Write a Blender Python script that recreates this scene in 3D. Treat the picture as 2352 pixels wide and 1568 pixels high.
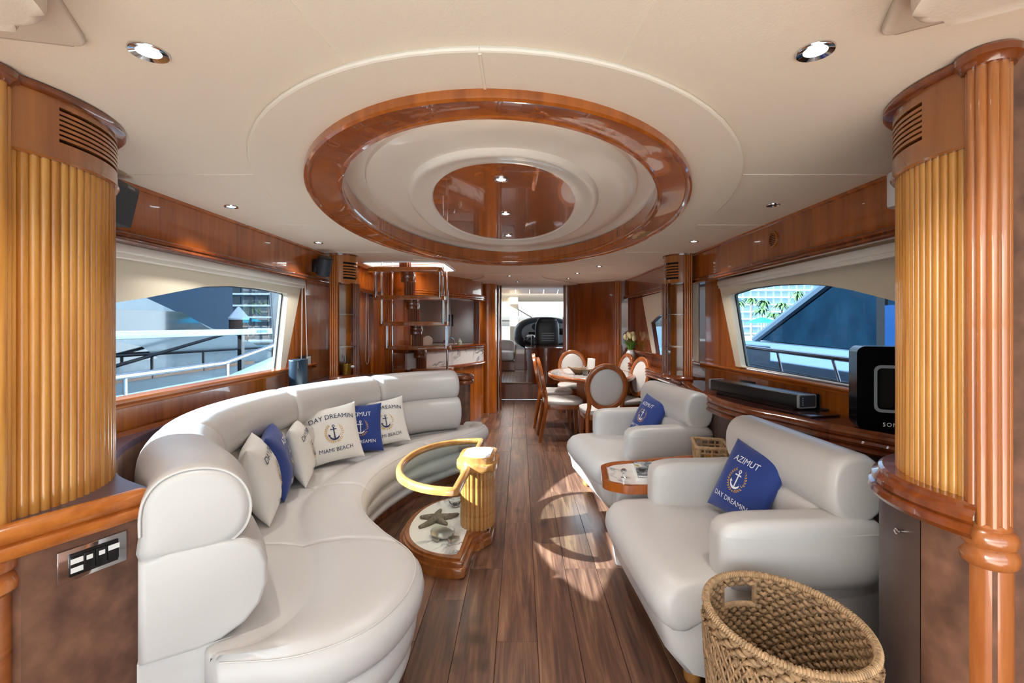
import bpy, bmesh, math, random
from mathutils import Vector, Matrix

PI = math.pi
SC = bpy.context.scene
COL = SC.collection
for _o in list(bpy.data.objects):
    bpy.data.objects.remove(_o)

# ------------------------------------------------------------------ camera
EYE = 1.38
FPX, CX, CY = 1075.0, 1195.0, 745.0          # focal length and principal point in pixels of a 2352 x 1568 frame
cam_d = bpy.data.cameras.new('camera')
cam = bpy.data.objects.new('camera', cam_d)
COL.objects.link(cam)
cam_d.sensor_width = 36.0
cam_d.sensor_fit = 'HORIZONTAL'
cam_d.lens = 36.0 * FPX / 2352.0
cam_d.shift_x = (1176.0 - CX) / 2352.0
cam_d.shift_y = (CY - 784.0) / 2352.0
cam_d.clip_start = 0.02
cam_d.clip_end = 800
cam.location = (0, 0, EYE)
cam.rotation_euler = (math.radians(90), 0, 0)
SC.camera = cam

# ------------------------------------------------------------------ sky, sun, exposure
SUN_DIR = Vector((1.0, 0.28, -0.57)).normalized()   # the way the light travels: in through the left windows
w = bpy.data.worlds.new('sky')
SC.world = w
w.use_nodes = True
nt = w.node_tree
sky = nt.nodes.new('ShaderNodeTexSky')
sky.sky_type = 'NISHITA'
sky.sun_disc = False
sky.sun_elevation = math.asin(-SUN_DIR.z)
sky.sun_rotation = math.atan2(-SUN_DIR.x, -SUN_DIR.y)
sky.air_density = 1.0
sky.dust_density = 3.0
sky.ozone_density = 1.5
bg = nt.nodes['Background']
bg.inputs['Strength'].default_value = 1.3
hz = nt.nodes.new('ShaderNodeHueSaturation')          # hazy, milky sky
hz.inputs['Saturation'].default_value = 0.45
nt.links.new(sky.outputs['Color'], hz.inputs['Color'])
nt.links.new(hz.outputs['Color'], bg.inputs['Color'])

sun_d = bpy.data.lights.new('sun', 'SUN')
sun_d.energy = 140.0
sun_d.color = (1.0, 0.95, 0.88)
sun_d.angle = math.radians(0.6)
sun = bpy.data.objects.new('sun', sun_d)
COL.objects.link(sun)
sun.rotation_euler = SUN_DIR.to_track_quat('-Z', 'Y').to_euler()
sun.location = (-9, -3, 6)

SC.view_settings.view_transform = 'Standard'
SC.view_settings.look = 'None'
SC.view_settings.gamma = 1.0
SC.view_settings.use_curve_mapping = False
SC.view_settings.exposure = -0.12
try:
    SC.cycles.use_denoising = True
    SC.cycles.max_bounces = 10
    SC.cycles.diffuse_bounces = 6
    SC.cycles.glossy_bounces = 4
    SC.cycles.transmission_bounces = 6
    SC.cycles.transparent_max_bounces = 12
    SC.cycles.sample_clamp_indirect = 6.0
    SC.cycles.caustics_reflective = False
    SC.cycles.caustics_refractive = False
except Exception:
    pass

# ------------------------------------------------------------------ shape helpers
def at(u, v, z=None, y=None, x=None):
    """The point of the place that the photograph shows at pixel (u, v), on a known height, depth or side plane."""
    a, b = (u - CX) / FPX, (v - CY) / FPX
    if z is not None:
        y = (EYE - z) / b
    elif x is not None:
        y = x / a
    return Vector((a * y, y, EYE - b * y))

def lin(h):
    """'#rrggbb' in sRGB to linear RGBA"""
    h = h.lstrip('#')
    out = []
    for i in (0, 2, 4):
        c = int(h[i:i + 2], 16) / 255.0
        out.append(c / 12.92 if c <= 0.04045 else ((c + 0.055) / 1.055) ** 2.4)
    return tuple(out) + (1.0,)

class MB:
    """collects shapes and links them as ONE mesh object"""
    def __init__(self):
        self.v, self.f = [], []

    def add(self, vs, fs):
        n = len(self.v)
        self.v += [tuple(p) for p in vs]
        self.f += [tuple(i + n for i in f) for f in fs]
        return self

    def box(self, c, s, rz=0.0, bevel=0.0, seg=2, rot=None):
        bm = bmesh.new()
        bmesh.ops.create_cube(bm, size=1.0)
        for q in bm.verts:
            q.co = Vector((q.co.x * s[0], q.co.y * s[1], q.co.z * s[2]))
        if bevel > 0:
            bmesh.ops.bevel(bm, geom=list(bm.edges), offset=bevel, segments=seg, profile=0.5, affect='EDGES')
        M = (rot if rot is not None else Matrix.Rotation(rz, 3, 'Z'))
        bm.verts.index_update()
        self.add([M @ q.co + Vector(c) for q in bm.verts], [[q.index for q in f.verts] for f in bm.faces])
        bm.free()
        return self

    def b2(self, x0, x1, y0, y1, z0, z1, bevel=0.0, seg=2):
        return self.box(((x0 + x1) / 2, (y0 + y1) / 2, (z0 + z1) / 2), (abs(x1 - x0), abs(y1 - y0), abs(z1 - z0)), 0, bevel, seg)

    def prism(self, poly, z0, z1, bevel=0.0, seg=2, M=None):
        """outline in XY pulled up from z0 to z1; bevel rounds the rims"""
        bm = bmesh.new()
        n = len(poly)
        lo = [bm.verts.new((p[0], p[1], z0)) for p in poly]
        hi = [bm.verts.new((p[0], p[1], z1)) for p in poly]
        bm.faces.new(lo[::-1]); bm.faces.new(hi)
        for i in range(n):
            bm.faces.new((lo[i], lo[(i + 1) % n], hi[(i + 1) % n], hi[i]))
        if bevel > 0:
            es = [e for e in bm.edges if abs(e.verts[0].co.z - e.verts[1].co.z) < 1e-6]
            bmesh.ops.bevel(bm, geom=es, offset=bevel, segments=seg, profile=0.5, affect='EDGES', clamp_overlap=True)
        bmesh.ops.recalc_face_normals(bm, faces=list(bm.faces))
        bm.verts.index_update()
        vs = [q.co.copy() for q in bm.verts]
        if M is not None:
            vs = [M @ p for p in vs]
        self.add(vs, [[q.index for q in f.verts] for f in bm.faces])
        bm.free()
        return self

    def lathe(self, prof, c=(0, 0, 0), seg=24, a0=0.0, a1=2 * PI, sx=1.0, sy=1.0, M=None):
        full = abs(a1 - a0 - 2 * PI) < 1e-6
        m = seg if full else seg + 1
        vs, fs = [], []
        for i in range(m):
            a = a0 + (a1 - a0) * i / seg
            for (r, z) in prof:
                vs.append(Vector((r * math.cos(a) * sx, r * math.sin(a) * sy, z)))
        k = len(prof)
        for i in range(seg):
            j = (i + 1) % m
            for q in range(k - 1):
                fs.append((i * k + q, j * k + q, j * k + q + 1, i * k + q + 1))
        if M is not None:
            vs = [M @ p for p in vs]
        return self.add([p + Vector(c) for p in vs], fs)

    def cyl(self, c, r, h, seg=20, r2=None, M=None, bev=0.0):
        r2 = r if r2 is None else r2
        if bev:
            prof = [(0, 0), (r - bev, 0), (r, bev), (r2, h - bev), (r2 - bev, h), (0, h)]
        else:
            prof = [(0, 0), (r, 0), (r2, h), (0, h)]
        return self.lathe(prof, c, seg, M=M)

    def tube(self, pts, r, seg=8, closed=False, cap=True):
        pts = [Vector(p) for p in pts]
        n = len(pts)
        rs = r if isinstance(r, (list, tuple)) else [r] * n
        vs, fs = [], []
        t0 = None
        up = None
        for i in range(n):
            if closed:
                t = (pts[(i + 1) % n] - pts[i - 1]).normalized()
            else:
                t = (pts[min(i + 1, n - 1)] - pts[max(i - 1, 0)]).normalized()
            if up is None:
                up = Vector((0, 0, 1)) if abs(t.z) < 0.9 else Vector((1, 0, 0))
            else:
                up = t0.rotation_difference(t) @ up
            up = (up - t * up.dot(t)).normalized()
            sd = t.cross(up)
            t0 = t
            for k in range(seg):
                a = 2 * PI * k / seg
                vs.append(pts[i] + (up * math.sin(a) + sd * math.cos(a)) * rs[i])
        for i in range(n if closed else n - 1):
            j = (i + 1) % n
            for k in range(seg):
                l = (k + 1) % seg
                fs.append((i * seg + k, i * seg + l, j * seg + l, j * seg + k))
        if cap and not closed:
            fs.append(tuple(range(seg))[::-1])
            fs.append(tuple((n - 1) * seg + k for k in range(seg)))
        return self.add(vs, fs)

    def sweep(self, path, prof, closed=False, cap=True, ends=0, z=0.0, endlen=None, pinch=0.0):
        """profile (n, b) carried along a plan path; n to the right of the way, b up.
        ends > 0 rounds the two ends like an upholstered roll, endlen long."""
        P = [Vector((p[0], p[1], p[2] if len(p) > 2 else 0.0)) for p in path]
        n = len(P)
        T = []
        for i in range(n):
            if closed:
                t = P[(i + 1) % n] - P[i - 1]
            else:
                t = P[min(i + 1, n - 1)] - P[max(i - 1, 0)]
            T.append(t.normalized())
        cn = sum(p[0] for p in prof) / len(prof)
        cb = sum(p[1] for p in prof) / len(prof)
        rings = [(P[i], T[i], 1.0) for i in range(n)]
        if ends and not closed:
            L = [0.0]
            for i in range(1, n):
                L.append(L[-1] + (P[i] - P[i - 1]).length)
            el = endlen
            def pos(s):
                s = max(0.0, min(L[-1], s))
                for i in range(1, n):
                    if s <= L[i] + 1e-9:
                        f = (s - L[i - 1]) / max(1e-9, L[i] - L[i - 1])
                        return P[i - 1].lerp(P[i], f), T[i - 1].lerp(T[i], f).normalized()
                return P[-1], T[-1]
            seq = [(el * (1 - math.cos(PI / 2 * k / ends)), (1 - pinch) + pinch * math.sin(PI / 2 * k / ends)) for k in range(ends + 1)]
            rings = []
            for s, sc in seq:
                p, t = pos(s); rings.append((p, t, sc))
            for i in range(n):
                if el < L[i] < L[-1] - el:
                    rings.append((P[i], T[i], 1.0))
            for s, sc in reversed(seq):
                p, t = pos(L[-1] - s); rings.append((p, t, sc))
        m = len(prof)
        vs, fs = [], []
        for (p, t, sc) in rings:
            r = Vector((t.y, -t.x, 0))
            if r.length < 1e-6:
                r = Vector((1, 0, 0))
            r.normalize()
            for (a, b) in prof:
                vs.append(p + r * (cn + (a - cn) * sc) + Vector((0, 0, z + cb + (b - cb) * sc)))
        R = len(rings)
        for i in range(R if closed else R - 1):
            j = (i + 1) % R
            for k in range(m):
                l = (k + 1) % m
                fs.append((i * m + k, j * m + k, j * m + l, i * m + l))
        if cap and not closed:
            fs.append(tuple(range(m)))
            fs.append(tuple((R - 1) * m + k for k in range(m))[::-1])
        return self.add(vs, fs)

    def puff(self, c, s, p=5.0, n=10, M=None, fn=None):
        """rounded, slightly bulging box (superquadric) of half sizes s"""
        bm = bmesh.new()
        vs, fs, key = [], [], {}
        def vid(q):
            k = tuple(round(x, 6) for x in q)
            if k not in key:
                key[k] = len(vs); vs.append(Vector(q))
            return key[k]
        for ax in range(3):
            for sg in (-1, 1):
                for i in range(n):
                    for j in range(n):
                        quad = []
                        for (di, dj) in ((0, 0), (1, 0), (1, 1), (0, 1)):
                            a = math.tan((-1 + 2 * (i + di) / n) * PI / 4)
                            b = math.tan((-1 + 2 * (j + dj) / n) * PI / 4)
                            q = [0, 0, 0]
                            q[ax] = sg; q[(ax + 1) % 3] = a; q[(ax + 2) % 3] = b
                            quad.append(vid(q))
                        fs.append(quad if sg > 0 else quad[::-1])
        bm.free()
        out = []
        for q in vs:
            d = sum(abs(x) ** p for x in q) ** (1.0 / p)
            q = Vector((q.x / d * s[0], q.y / d * s[1], q.z / d * s[2]))
            if fn:
                q = fn(q)
            if M is not None:
                q = M @ q
            out.append(q + Vector(c))
        return self.add(out, fs)

    def mesh(self, name='m', smooth=True, angle=38):
        me = bpy.data.meshes.new(name)
        me.from_pydata(self.v, [], self.f)
        bm = bmesh.new(); bm.from_mesh(me)
        bmesh.ops.remove_doubles(bm, verts=list(bm.verts), dist=1e-5)
        bmesh.ops.recalc_face_normals(bm, faces=list(bm.faces))
        bm.to_mesh(me); bm.free()
        if smooth:
            me.shade_smooth()
            me.set_sharp_from_angle(angle=math.radians(angle))
        return me

    def build(self, name, mat, parent=None, smooth=True, angle=38, label=None, kind=None):
        me = self.mesh(name, smooth, angle)
        return link(name, me, mat, parent, label, kind)

def link(name, me, mat, parent=None, label=None, kind=None, loc=None, rot=None):
    o = bpy.data.objects.new(name, me)
    COL.objects.link(o)
    if mat is not None and not me.materials:
        me.materials.append(mat)
    if parent is not None:
        o.parent = parent
    if loc is not None:
        o.location = loc
    if rot is not None:
        o.rotation_euler = rot
    if label:
        o['label'] = label
    if kind:
        o['kind'] = kind
    return o

def thing(name, label, cat, loc=(0, 0, 0), rz=0.0, group=None):
    o = bpy.data.objects.new(name, None)
    COL.objects.link(o)
    o.empty_display_size = 0.05
    o.location = loc
    o.rotation_euler = (0, 0, rz)
    return tag(o, label, cat, group)

def tag(o, label, cat, group=None):
    o['label'] = label
    o['category'] = cat
    if group:
        o['group'] = group
    return o

def struct(o):
    o['kind'] = 'structure'
    return o

def copy_tree(o, parent=None):
    c = o.copy()
    COL.objects.link(c)
    c.parent = parent
    for ch in list(o.children):
        copy_tree(ch, c)
    return c

def spline(pts, n=12, closed=False):
    """Catmull-Rom through points"""
    P = [Vector(p) for p in pts]
    N = len(P)
    out = []
    for i in range(N if closed else N - 1):
        p0 = P[i - 1] if (i > 0 or closed) else P[0] * 2 - P[1]
        p1 = P[i]; p2 = P[(i + 1) % N]
        p3 = P[(i + 2) % N] if (closed or i + 2 < N) else P[-1] * 2 - P[-2]
        for k in range(n):
            t = k / n
            out.append(0.5 * ((2 * p1) + (p2 - p0) * t + (2 * p0 - 5 * p1 + 4 * p2 - p3) * t * t + (3 * p1 - p0 - 3 * p2 + p3) * t ** 3))
    if not closed:
        out.append(P[-1])
    return out

def arclen(path):
    L = [0.0]
    for a, b in zip(path, path[1:]):
        L.append(L[-1] + (Vector(b) - Vector(a)).length)
    return L

def cutpath(path, s0, s1, n=16):
    L = arclen(path)
    out = []
    for k in range(n + 1):
        s = s0 + (s1 - s0) * k / n
        for i in range(1, len(path)):
            if s <= L[i] + 1e-9 or i == len(path) - 1:
                f = (s - L[i - 1]) / max(1e-9, L[i] - L[i - 1])
                out.append(Vector(path[i - 1]).lerp(Vector(path[i]), f))
                break
    return out

def ell(cx, cy, a, b, n=96, p=2.0, a0=0.0, a1=2 * PI):
    out = []
    full = abs(a1 - a0 - 2 * PI) < 1e-6
    for i in range(n if full else n + 1):
        t = a0 + (a1 - a0) * i / n
        c, s = math.cos(t), math.sin(t)
        out.append((cx + a * math.copysign(abs(c) ** (2 / p), c), cy + b * math.copysign(abs(s) ** (2 / p), s)))
    return out

def arc(cx, cy, r, a0, a1, n=24):
    return [(cx + r * math.cos(math.radians(a0 + (a1 - a0) * i / n)), cy + r * math.sin(math.radians(a0 + (a1 - a0) * i / n))) for i in range(n + 1)]

def roundrect(hx, hy, r, n=6):
    out = []
    for (sx, sy, a) in ((1, 1, 0), (-1, 1, 90), (-1, -1, 180), (1, -1, 270)):
        for k in range(n + 1):
            t = math.radians(a + 90 * k / n)
            out.append((sx * (hx - r) + r * math.cos(t), sy * (hy - r) + r * math.sin(t)))
    return out

def roundpoly(pts, r, n=6):
    """round every corner of a polygon"""
    out = []
    N = len(pts)
    for i in range(N):
        p = Vector(pts[i]).to_2d(); a = Vector(pts[i - 1]).to_2d(); b = Vector(pts[(i + 1) % N]).to_2d()
        da, db = (a - p), (b - p)
        ri = r[i] if isinstance(r, (list, tuple)) else r
        d = min(ri, da.length * 0.48, db.length * 0.48)
        s, e = p + da.normalized() * d, p + db.normalized() * d
        for k in range(n + 1):
            t = k / n
            q = s * (1 - t) ** 2 + p * 2 * t * (1 - t) + e * t * t
            out.append((q.x, q.y))
    return out

def fill2d(loops, z0, z1):
    """flat plate with holes: loops[0] outer, others holes -> MB"""
    cu = bpy.data.curves.new('tmp', 'CURVE')
    cu.dimensions = '2D'
    cu.fill_mode = 'BOTH'
    for lp in loops:
        s = cu.splines.new('POLY')
        s.points.add(len(lp) - 1)
        for q, p in zip(s.points, lp):
            q.co = (p[0], p[1], 0, 1)
        s.use_cyclic_u = True
    cu.extrude = abs(z1 - z0) / 2
    o = bpy.data.objects.new('tmp', cu)
    COL.objects.link(o)
    bpy.context.view_layer.update()
    dg = bpy.context.evaluated_depsgraph_get()
    me = bpy.data.meshes.new_from_object(o.evaluated_get(dg))
    m = MB()
    zc = (z0 + z1) / 2
    m.add([(q.co.x, q.co.y, q.co.z + zc) for q in me.vertices], [tuple(p.vertices) for p in me.polygons])
    bpy.data.objects.remove(o); bpy.data.curves.remove(cu); bpy.data.meshes.remove(me)
    return m

def text_mesh(s, size, spacing=1.0, align='CENTER'):
    cu = bpy.data.curves.new('tmp', 'FONT')
    cu.body = s
    cu.size = size
    cu.align_x = align
    cu.align_y = 'CENTER'
    cu.space_character = spacing
    cu.resolution_u = 3
    o = bpy.data.objects.new('tmp', cu)
    COL.objects.link(o)
    bpy.context.view_layer.update()
    dg = bpy.context.evaluated_depsgraph_get()
    me = bpy.data.meshes.new_from_object(o.evaluated_get(dg))
    r = ([v.co.copy() for v in me.vertices], [tuple(p.vertices) for p in me.polygons])
    bpy.data.objects.remove(o); bpy.data.curves.remove(cu); bpy.data.meshes.remove(me)
    return r

# ------------------------------------------------------------------ materials
def _nodes(name):
    m = bpy.data.materials.new(name)
    m.use_nodes = True
    nt = m.node_tree
    return m, nt, nt.nodes['Principled BSDF']

def mat(name, col, rough=0.5, metal=0.0, coat=0.0, bump=0.0, bscale=60.0, var=0.0, vscale=4.0, spec=0.5, coat_rough=0.04, sheen=0.0):
    m, nt, b = _nodes(name)
    c = lin(col) if isinstance(col, str) else col
    b.inputs['Base Color'].default_value = c
    b.inputs['Roughness'].default_value = rough
    b.inputs['Metallic'].default_value = metal
    b.inputs['Coat Weight'].default_value = coat
    b.inputs['Coat Roughness'].default_value = coat_rough
    b.inputs['Specular IOR Level'].default_value = spec
    if sheen:
        b.inputs['Sheen Weight'].default_value = sheen
    tc = nt.nodes.new('ShaderNodeTexCoord')
    if var > 0:
        n = nt.nodes.new('ShaderNodeTexNoise')
        n.inputs['Scale'].default_value = vscale
        n.inputs['Detail'].default_value = 4
        nt.links.new(tc.outputs['Object'], n.inputs['Vector'])
        r = nt.nodes.new('ShaderNodeValToRGB')
        r.color_ramp.elements[0].position = 0.3
        r.color_ramp.elements[1].position = 0.7
        r.color_ramp.elements[0].color = tuple(x * (1 - var) for x in c[:3]) + (1,)
        r.color_ramp.elements[1].color = tuple(min(1, x * (1 + var)) for x in c[:3]) + (1,)
        nt.links.new(n.outputs['Fac'], r.inputs['Fac'])
        nt.links.new(r.outputs['Color'], b.inputs['Base Color'])
    if bump > 0:
        n2 = nt.nodes.new('ShaderNodeTexNoise')
        n2.inputs['Scale'].default_value = bscale
        n2.inputs['Detail'].default_value = 3
        nt.links.new(tc.outputs['Object'], n2.inputs['Vector'])
        bp = nt.nodes.new('ShaderNodeBump')
        bp.inputs['Strength'].default_value = bump
        bp.inputs['Distance'].default_value = 0.01
        nt.links.new(n2.outputs['Fac'], bp.inputs['Height'])
        nt.links.new(bp.outputs['Normal'], b.inputs['Normal'])
    return m

def wood(name, dark, light, axis='Z', rough=0.25, coat=0.9, scale=5.0, stretch=14.0, rand=0.0, coat_rough=0.03):
    m, nt, b = _nodes(name)
    tc = nt.nodes.new('ShaderNodeTexCoord')
    mp = nt.nodes.new('ShaderNodeMapping')
    sc = [scale * stretch / 4] * 3
    sc['XYZ'.index(axis)] = scale / 4
    mp.inputs['Scale'].default_value = sc
    nt.links.new(tc.outputs['Object'], mp.inputs['Vector'])
    vec = mp.outputs['Vector']
    if rand:
        oi = nt.nodes.new('ShaderNodeObjectInfo')
        ad = nt.nodes.new('ShaderNodeVectorMath'); ad.operation = 'ADD'
        ml = nt.nodes.new('ShaderNodeVectorMath'); ml.operation = 'SCALE'
        cb = nt.nodes.new('ShaderNodeCombineXYZ')
        for k in range(3):
            nt.links.new(oi.outputs['Random'], cb.inputs[k])
        nt.links.new(cb.outputs[0], ml.inputs[0]); ml.inputs['Scale'].default_value = 37.0
        nt.links.new(vec, ad.inputs[0]); nt.links.new(ml.outputs[0], ad.inputs[1])
        vec = ad.outputs[0]
    n = nt.nodes.new('ShaderNodeTexNoise')
    n.inputs['Scale'].default_value = 1.0
    n.inputs['Detail'].default_value = 7
    n.inputs['Roughness'].default_value = 0.6
    n.inputs['Distortion'].default_value = 0.6
    nt.links.new(vec, n.inputs['Vector'])
    r = nt.nodes.new('ShaderNodeValToRGB')
    r.color_ramp.elements[0].position = 0.32
    r.color_ramp.elements[1].position = 0.68
    r.color_ramp.elements[0].color = lin(dark)
    r.color_ramp.elements[1].color = lin(light)
    nt.links.new(n.outputs['Fac'], r.inputs['Fac'])
    outc = r.outputs['Color']
    if rand:
        hs = nt.nodes.new('ShaderNodeHueSaturation')
        mr = nt.nodes.new('ShaderNodeMapRange')
        mr.inputs['To Min'].default_value = 1 - rand
        mr.inputs['To Max'].default_value = 1 + rand
        nt.links.new(oi.outputs['Random'], mr.inputs['Value'])
        nt.links.new(mr.outputs['Result'], hs.inputs['Value'])
        nt.links.new(outc, hs.inputs['Color'])
        outc = hs.outputs['Color']
    nt.links.new(outc, b.inputs['Base Color'])
    b.inputs['Roughness'].default_value = rough
    b.inputs['Coat Weight'].default_value = coat
    b.inputs['Coat Roughness'].default_value = coat_rough
    return m

def floor_wood(name):
    m, nt, b = _nodes(name)
    tc = nt.nodes.new('ShaderNodeTexCoord')
    oi = nt.nodes.new('ShaderNodeObjectInfo')
    cb = nt.nodes.new('ShaderNodeCombineXYZ')
    for k in range(3):
        nt.links.new(oi.outputs['Random'], cb.inputs[k])
    ml = nt.nodes.new('ShaderNodeVectorMath'); ml.operation = 'SCALE'
    ml.inputs['Scale'].default_value = 53.0
    nt.links.new(cb.outputs[0], ml.inputs[0])
    ad = nt.nodes.new('ShaderNodeVectorMath'); ad.operation = 'ADD'
    nt.links.new(tc.outputs['Object'], ad.inputs[0]); nt.links.new(ml.outputs[0], ad.inputs[1])
    def noise(scale, det, dist):
        mp = nt.nodes.new('ShaderNodeMapping'); mp.inputs['Scale'].default_value = scale
        nt.links.new(ad.outputs[0], mp.inputs['Vector'])
        n = nt.nodes.new('ShaderNodeTexNoise')
        n.inputs['Scale'].default_value = 1.0; n.inputs['Detail'].default_value = det
        n.inputs['Distortion'].default_value = dist; n.inputs['Roughness'].default_value = 0.62
        nt.links.new(mp.outputs['Vector'], n.inputs['Vector'])
        return n.outputs['Fac']
    g1 = noise((16, 1.1, 1), 6, 1.2)
    g2 = noise((150, 3.0, 1), 3, 0.2)
    g3 = noise((5, 2.2, 1), 2, 0.4)
    r = nt.nodes.new('ShaderNodeValToRGB')
    els = r.color_ramp.elements
    els[0].position = 0.28; els[0].color = lin('#3d2922')
    els[1].position = 0.74; els[1].color = lin('#966f52')
    e = els.new(0.5); e.color = lin('#6b4837')
    nt.links.new(g1, r.inputs['Fac'])
    mx = nt.nodes.new('ShaderNodeMix'); mx.data_type = 'RGBA'; mx.blend_type = 'MULTIPLY'
    mx.inputs['Factor'].default_value = 0.55
    r2 = nt.nodes.new('ShaderNodeValToRGB')
    r2.color_ramp.elements[0].position = 0.35; r2.color_ramp.elements[0].color = (0.45, 0.42, 0.4, 1)
    r2.color_ramp.elements[1].position = 0.6; r2.color_ramp.elements[1].color = (1, 1, 1, 1)
    nt.links.new(g2, r2.inputs['Fac'])
    nt.links.new(r.outputs['Color'], mx.inputs['A']); nt.links.new(r2.outputs['Color'], mx.inputs['B'])
    mk = nt.nodes.new('ShaderNodeMix'); mk.data_type = 'RGBA'; mk.blend_type = 'MULTIPLY'
    mk.inputs['Factor'].default_value = 0.7
    r3 = nt.nodes.new('ShaderNodeValToRGB')
    r3.color_ramp.elements[0].position = 0.27; r3.color_ramp.elements[0].color = (0.25, 0.22, 0.22, 1)
    r3.color_ramp.elements[1].position = 0.36; r3.color_ramp.elements[1].color = (1, 1, 1, 1)
    nt.links.new(g3, r3.inputs['Fac'])
    nt.links.new(mx.outputs['Result'], mk.inputs['A']); nt.links.new(r3.outputs['Color'], mk.inputs['B'])
    hs = nt.nodes.new('ShaderNodeHueSaturation')
    mr = nt.nodes.new('ShaderNodeMapRange')
    mr.inputs['To Min'].default_value = 0.78; mr.inputs['To Max'].default_value = 1.25
    nt.links.new(oi.outputs['Random'], mr.inputs['Value'])
    nt.links.new(mr.outputs['Result'], hs.inputs['Value'])
    nt.links.new(mk.outputs['Result'], hs.inputs['Color'])
    nt.links.new(hs.outputs['Color'], b.inputs['Base Color'])
    b.inputs['Roughness'].default_value = 0.34
    b.inputs['Specular IOR Level'].default_value = 0.5
    bp = nt.nodes.new('ShaderNodeBump'); bp.inputs['Strength'].default_value = 0.12; bp.inputs['Distance'].default_value = 0.004
    nt.links.new(g2, bp.inputs['Height']); nt.links.new(bp.outputs['Normal'], b.inputs['Normal'])
    return m

def marble(name, base='#e6e1da', vein='#3b4048', scale=3.0, rough=0.12, amount=0.035):
    m, nt, b = _nodes(name)
    tc = nt.nodes.new('ShaderNodeTexCoord')
    n = nt.nodes.new('ShaderNodeTexNoise')
    n.inputs['Scale'].default_value = scale; n.inputs['Detail'].default_value = 5
    n.inputs['Distortion'].default_value = 1.4; n.inputs['Roughness'].default_value = 0.55
    nt.links.new(tc.outputs['Object'], n.inputs['Vector'])
    s = nt.nodes.new('ShaderNodeMath'); s.operation = 'SUBTRACT'; s.inputs[1].default_value = 0.5
    nt.links.new(n.outputs['Fac'], s.inputs[0])
    a = nt.nodes.new('ShaderNodeMath'); a.operation = 'ABSOLUTE'
    nt.links.new(s.outputs[0], a.inputs[0])
    r = nt.nodes.new('ShaderNodeValToRGB')
    r.color_ramp.elements[0].position = 0.0; r.color_ramp.elements[0].color = lin(vein)
    r.color_ramp.elements[1].position = amount; r.color_ramp.elements[1].color = lin(base)
    e = r.color_ramp.elements.new(amount * 0.35); e.color = lin('#a3a3a5')
    nt.links.new(a.outputs[0], r.inputs['Fac'])
    # veins only in part of the slab
    n2 = nt.nodes.new('ShaderNodeTexNoise'); n2.inputs['Scale'].default_value = scale * 0.6
    nt.links.new(tc.outputs['Object'], n2.inputs['Vector'])
    r2 = nt.nodes.new('ShaderNodeValToRGB')
    r2.color_ramp.elements[0].position = 0.45; r2.color_ramp.elements[1].position = 0.6
    nt.links.new(n2.outputs['Fac'], r2.inputs['Fac'])
    mx = nt.nodes.new('ShaderNodeMix'); mx.data_type = 'RGBA'
    nt.links.new(r2.outputs['Color'], mx.inputs['Factor'])
    mx.inputs['A'].default_value = lin(base)
    nt.links.new(r.outputs['Color'], mx.inputs['B'])
    nt.links.new(mx.outputs['Result'], b.inputs['Base Color'])
    b.inputs['Roughness'].default_value = rough
    return m

def glass_pane(name, tint=(0.7, 0.8, 0.85), refl=0.08, rough=0.0):
    """thin window glass: what stands behind shows through, tinted, with a faint mirror"""
    m = bpy.data.materials.new(name)
    m.use_nodes = True
    nt = m.node_tree
    nt.nodes.clear()
    out = nt.nodes.new('ShaderNodeOutputMaterial')
    tr = nt.nodes.new('ShaderNodeBsdfTransparent'); tr.inputs['Color'].default_value = tuple(tint) + (1,)
    gl = nt.nodes.new('ShaderNodeBsdfGlossy'); gl.inputs['Roughness'].default_value = rough
    lw = nt.nodes.new('ShaderNodeLayerWeight'); lw.inputs['Blend'].default_value = 0.5
    pw = nt.nodes.new('ShaderNodeMath'); pw.operation = 'POWER'; pw.inputs[1].default_value = 5.0
    ma = nt.nodes.new('ShaderNodeMath'); ma.operation = 'MULTIPLY_ADD'
    ma.inputs[1].default_value = 0.5; ma.inputs[2].default_value = refl * 0.25
    nt.links.new(lw.outputs['Facing'], pw.inputs[0]); nt.links.new(pw.outputs[0], ma.inputs[0])
    mx = nt.nodes.new('ShaderNodeMixShader')
    nt.links.new(ma.outputs[0], mx.inputs[0])
    nt.links.new(tr.outputs[0], mx.inputs[1]); nt.links.new(gl.outputs[0], mx.inputs[2])
    nt.links.new(mx.outputs[0], out.inputs['Surface'])
    return m

def clear_glass(name, col=(0.95, 0.97, 0.95), rough=0.0, ior=1.45):
    m, nt, b = _nodes(name)
    b.inputs['Base Color'].default_value = tuple(col) + (1,)
    b.inputs['Roughness'].default_value = rough
    b.inputs['Transmission Weight'].default_value = 1.0
    b.inputs['IOR'].default_value = ior
    return m

def emit(name, col, strength):
    m, nt, b = _nodes(name)
    b.inputs['Base Color'].default_value = (0.9, 0.9, 0.9, 1)
    b.inputs['Emission Color'].default_value = tuple(col) + (1,)
    b.inputs['Emission Strength'].default_value = strength
    return m

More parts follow.
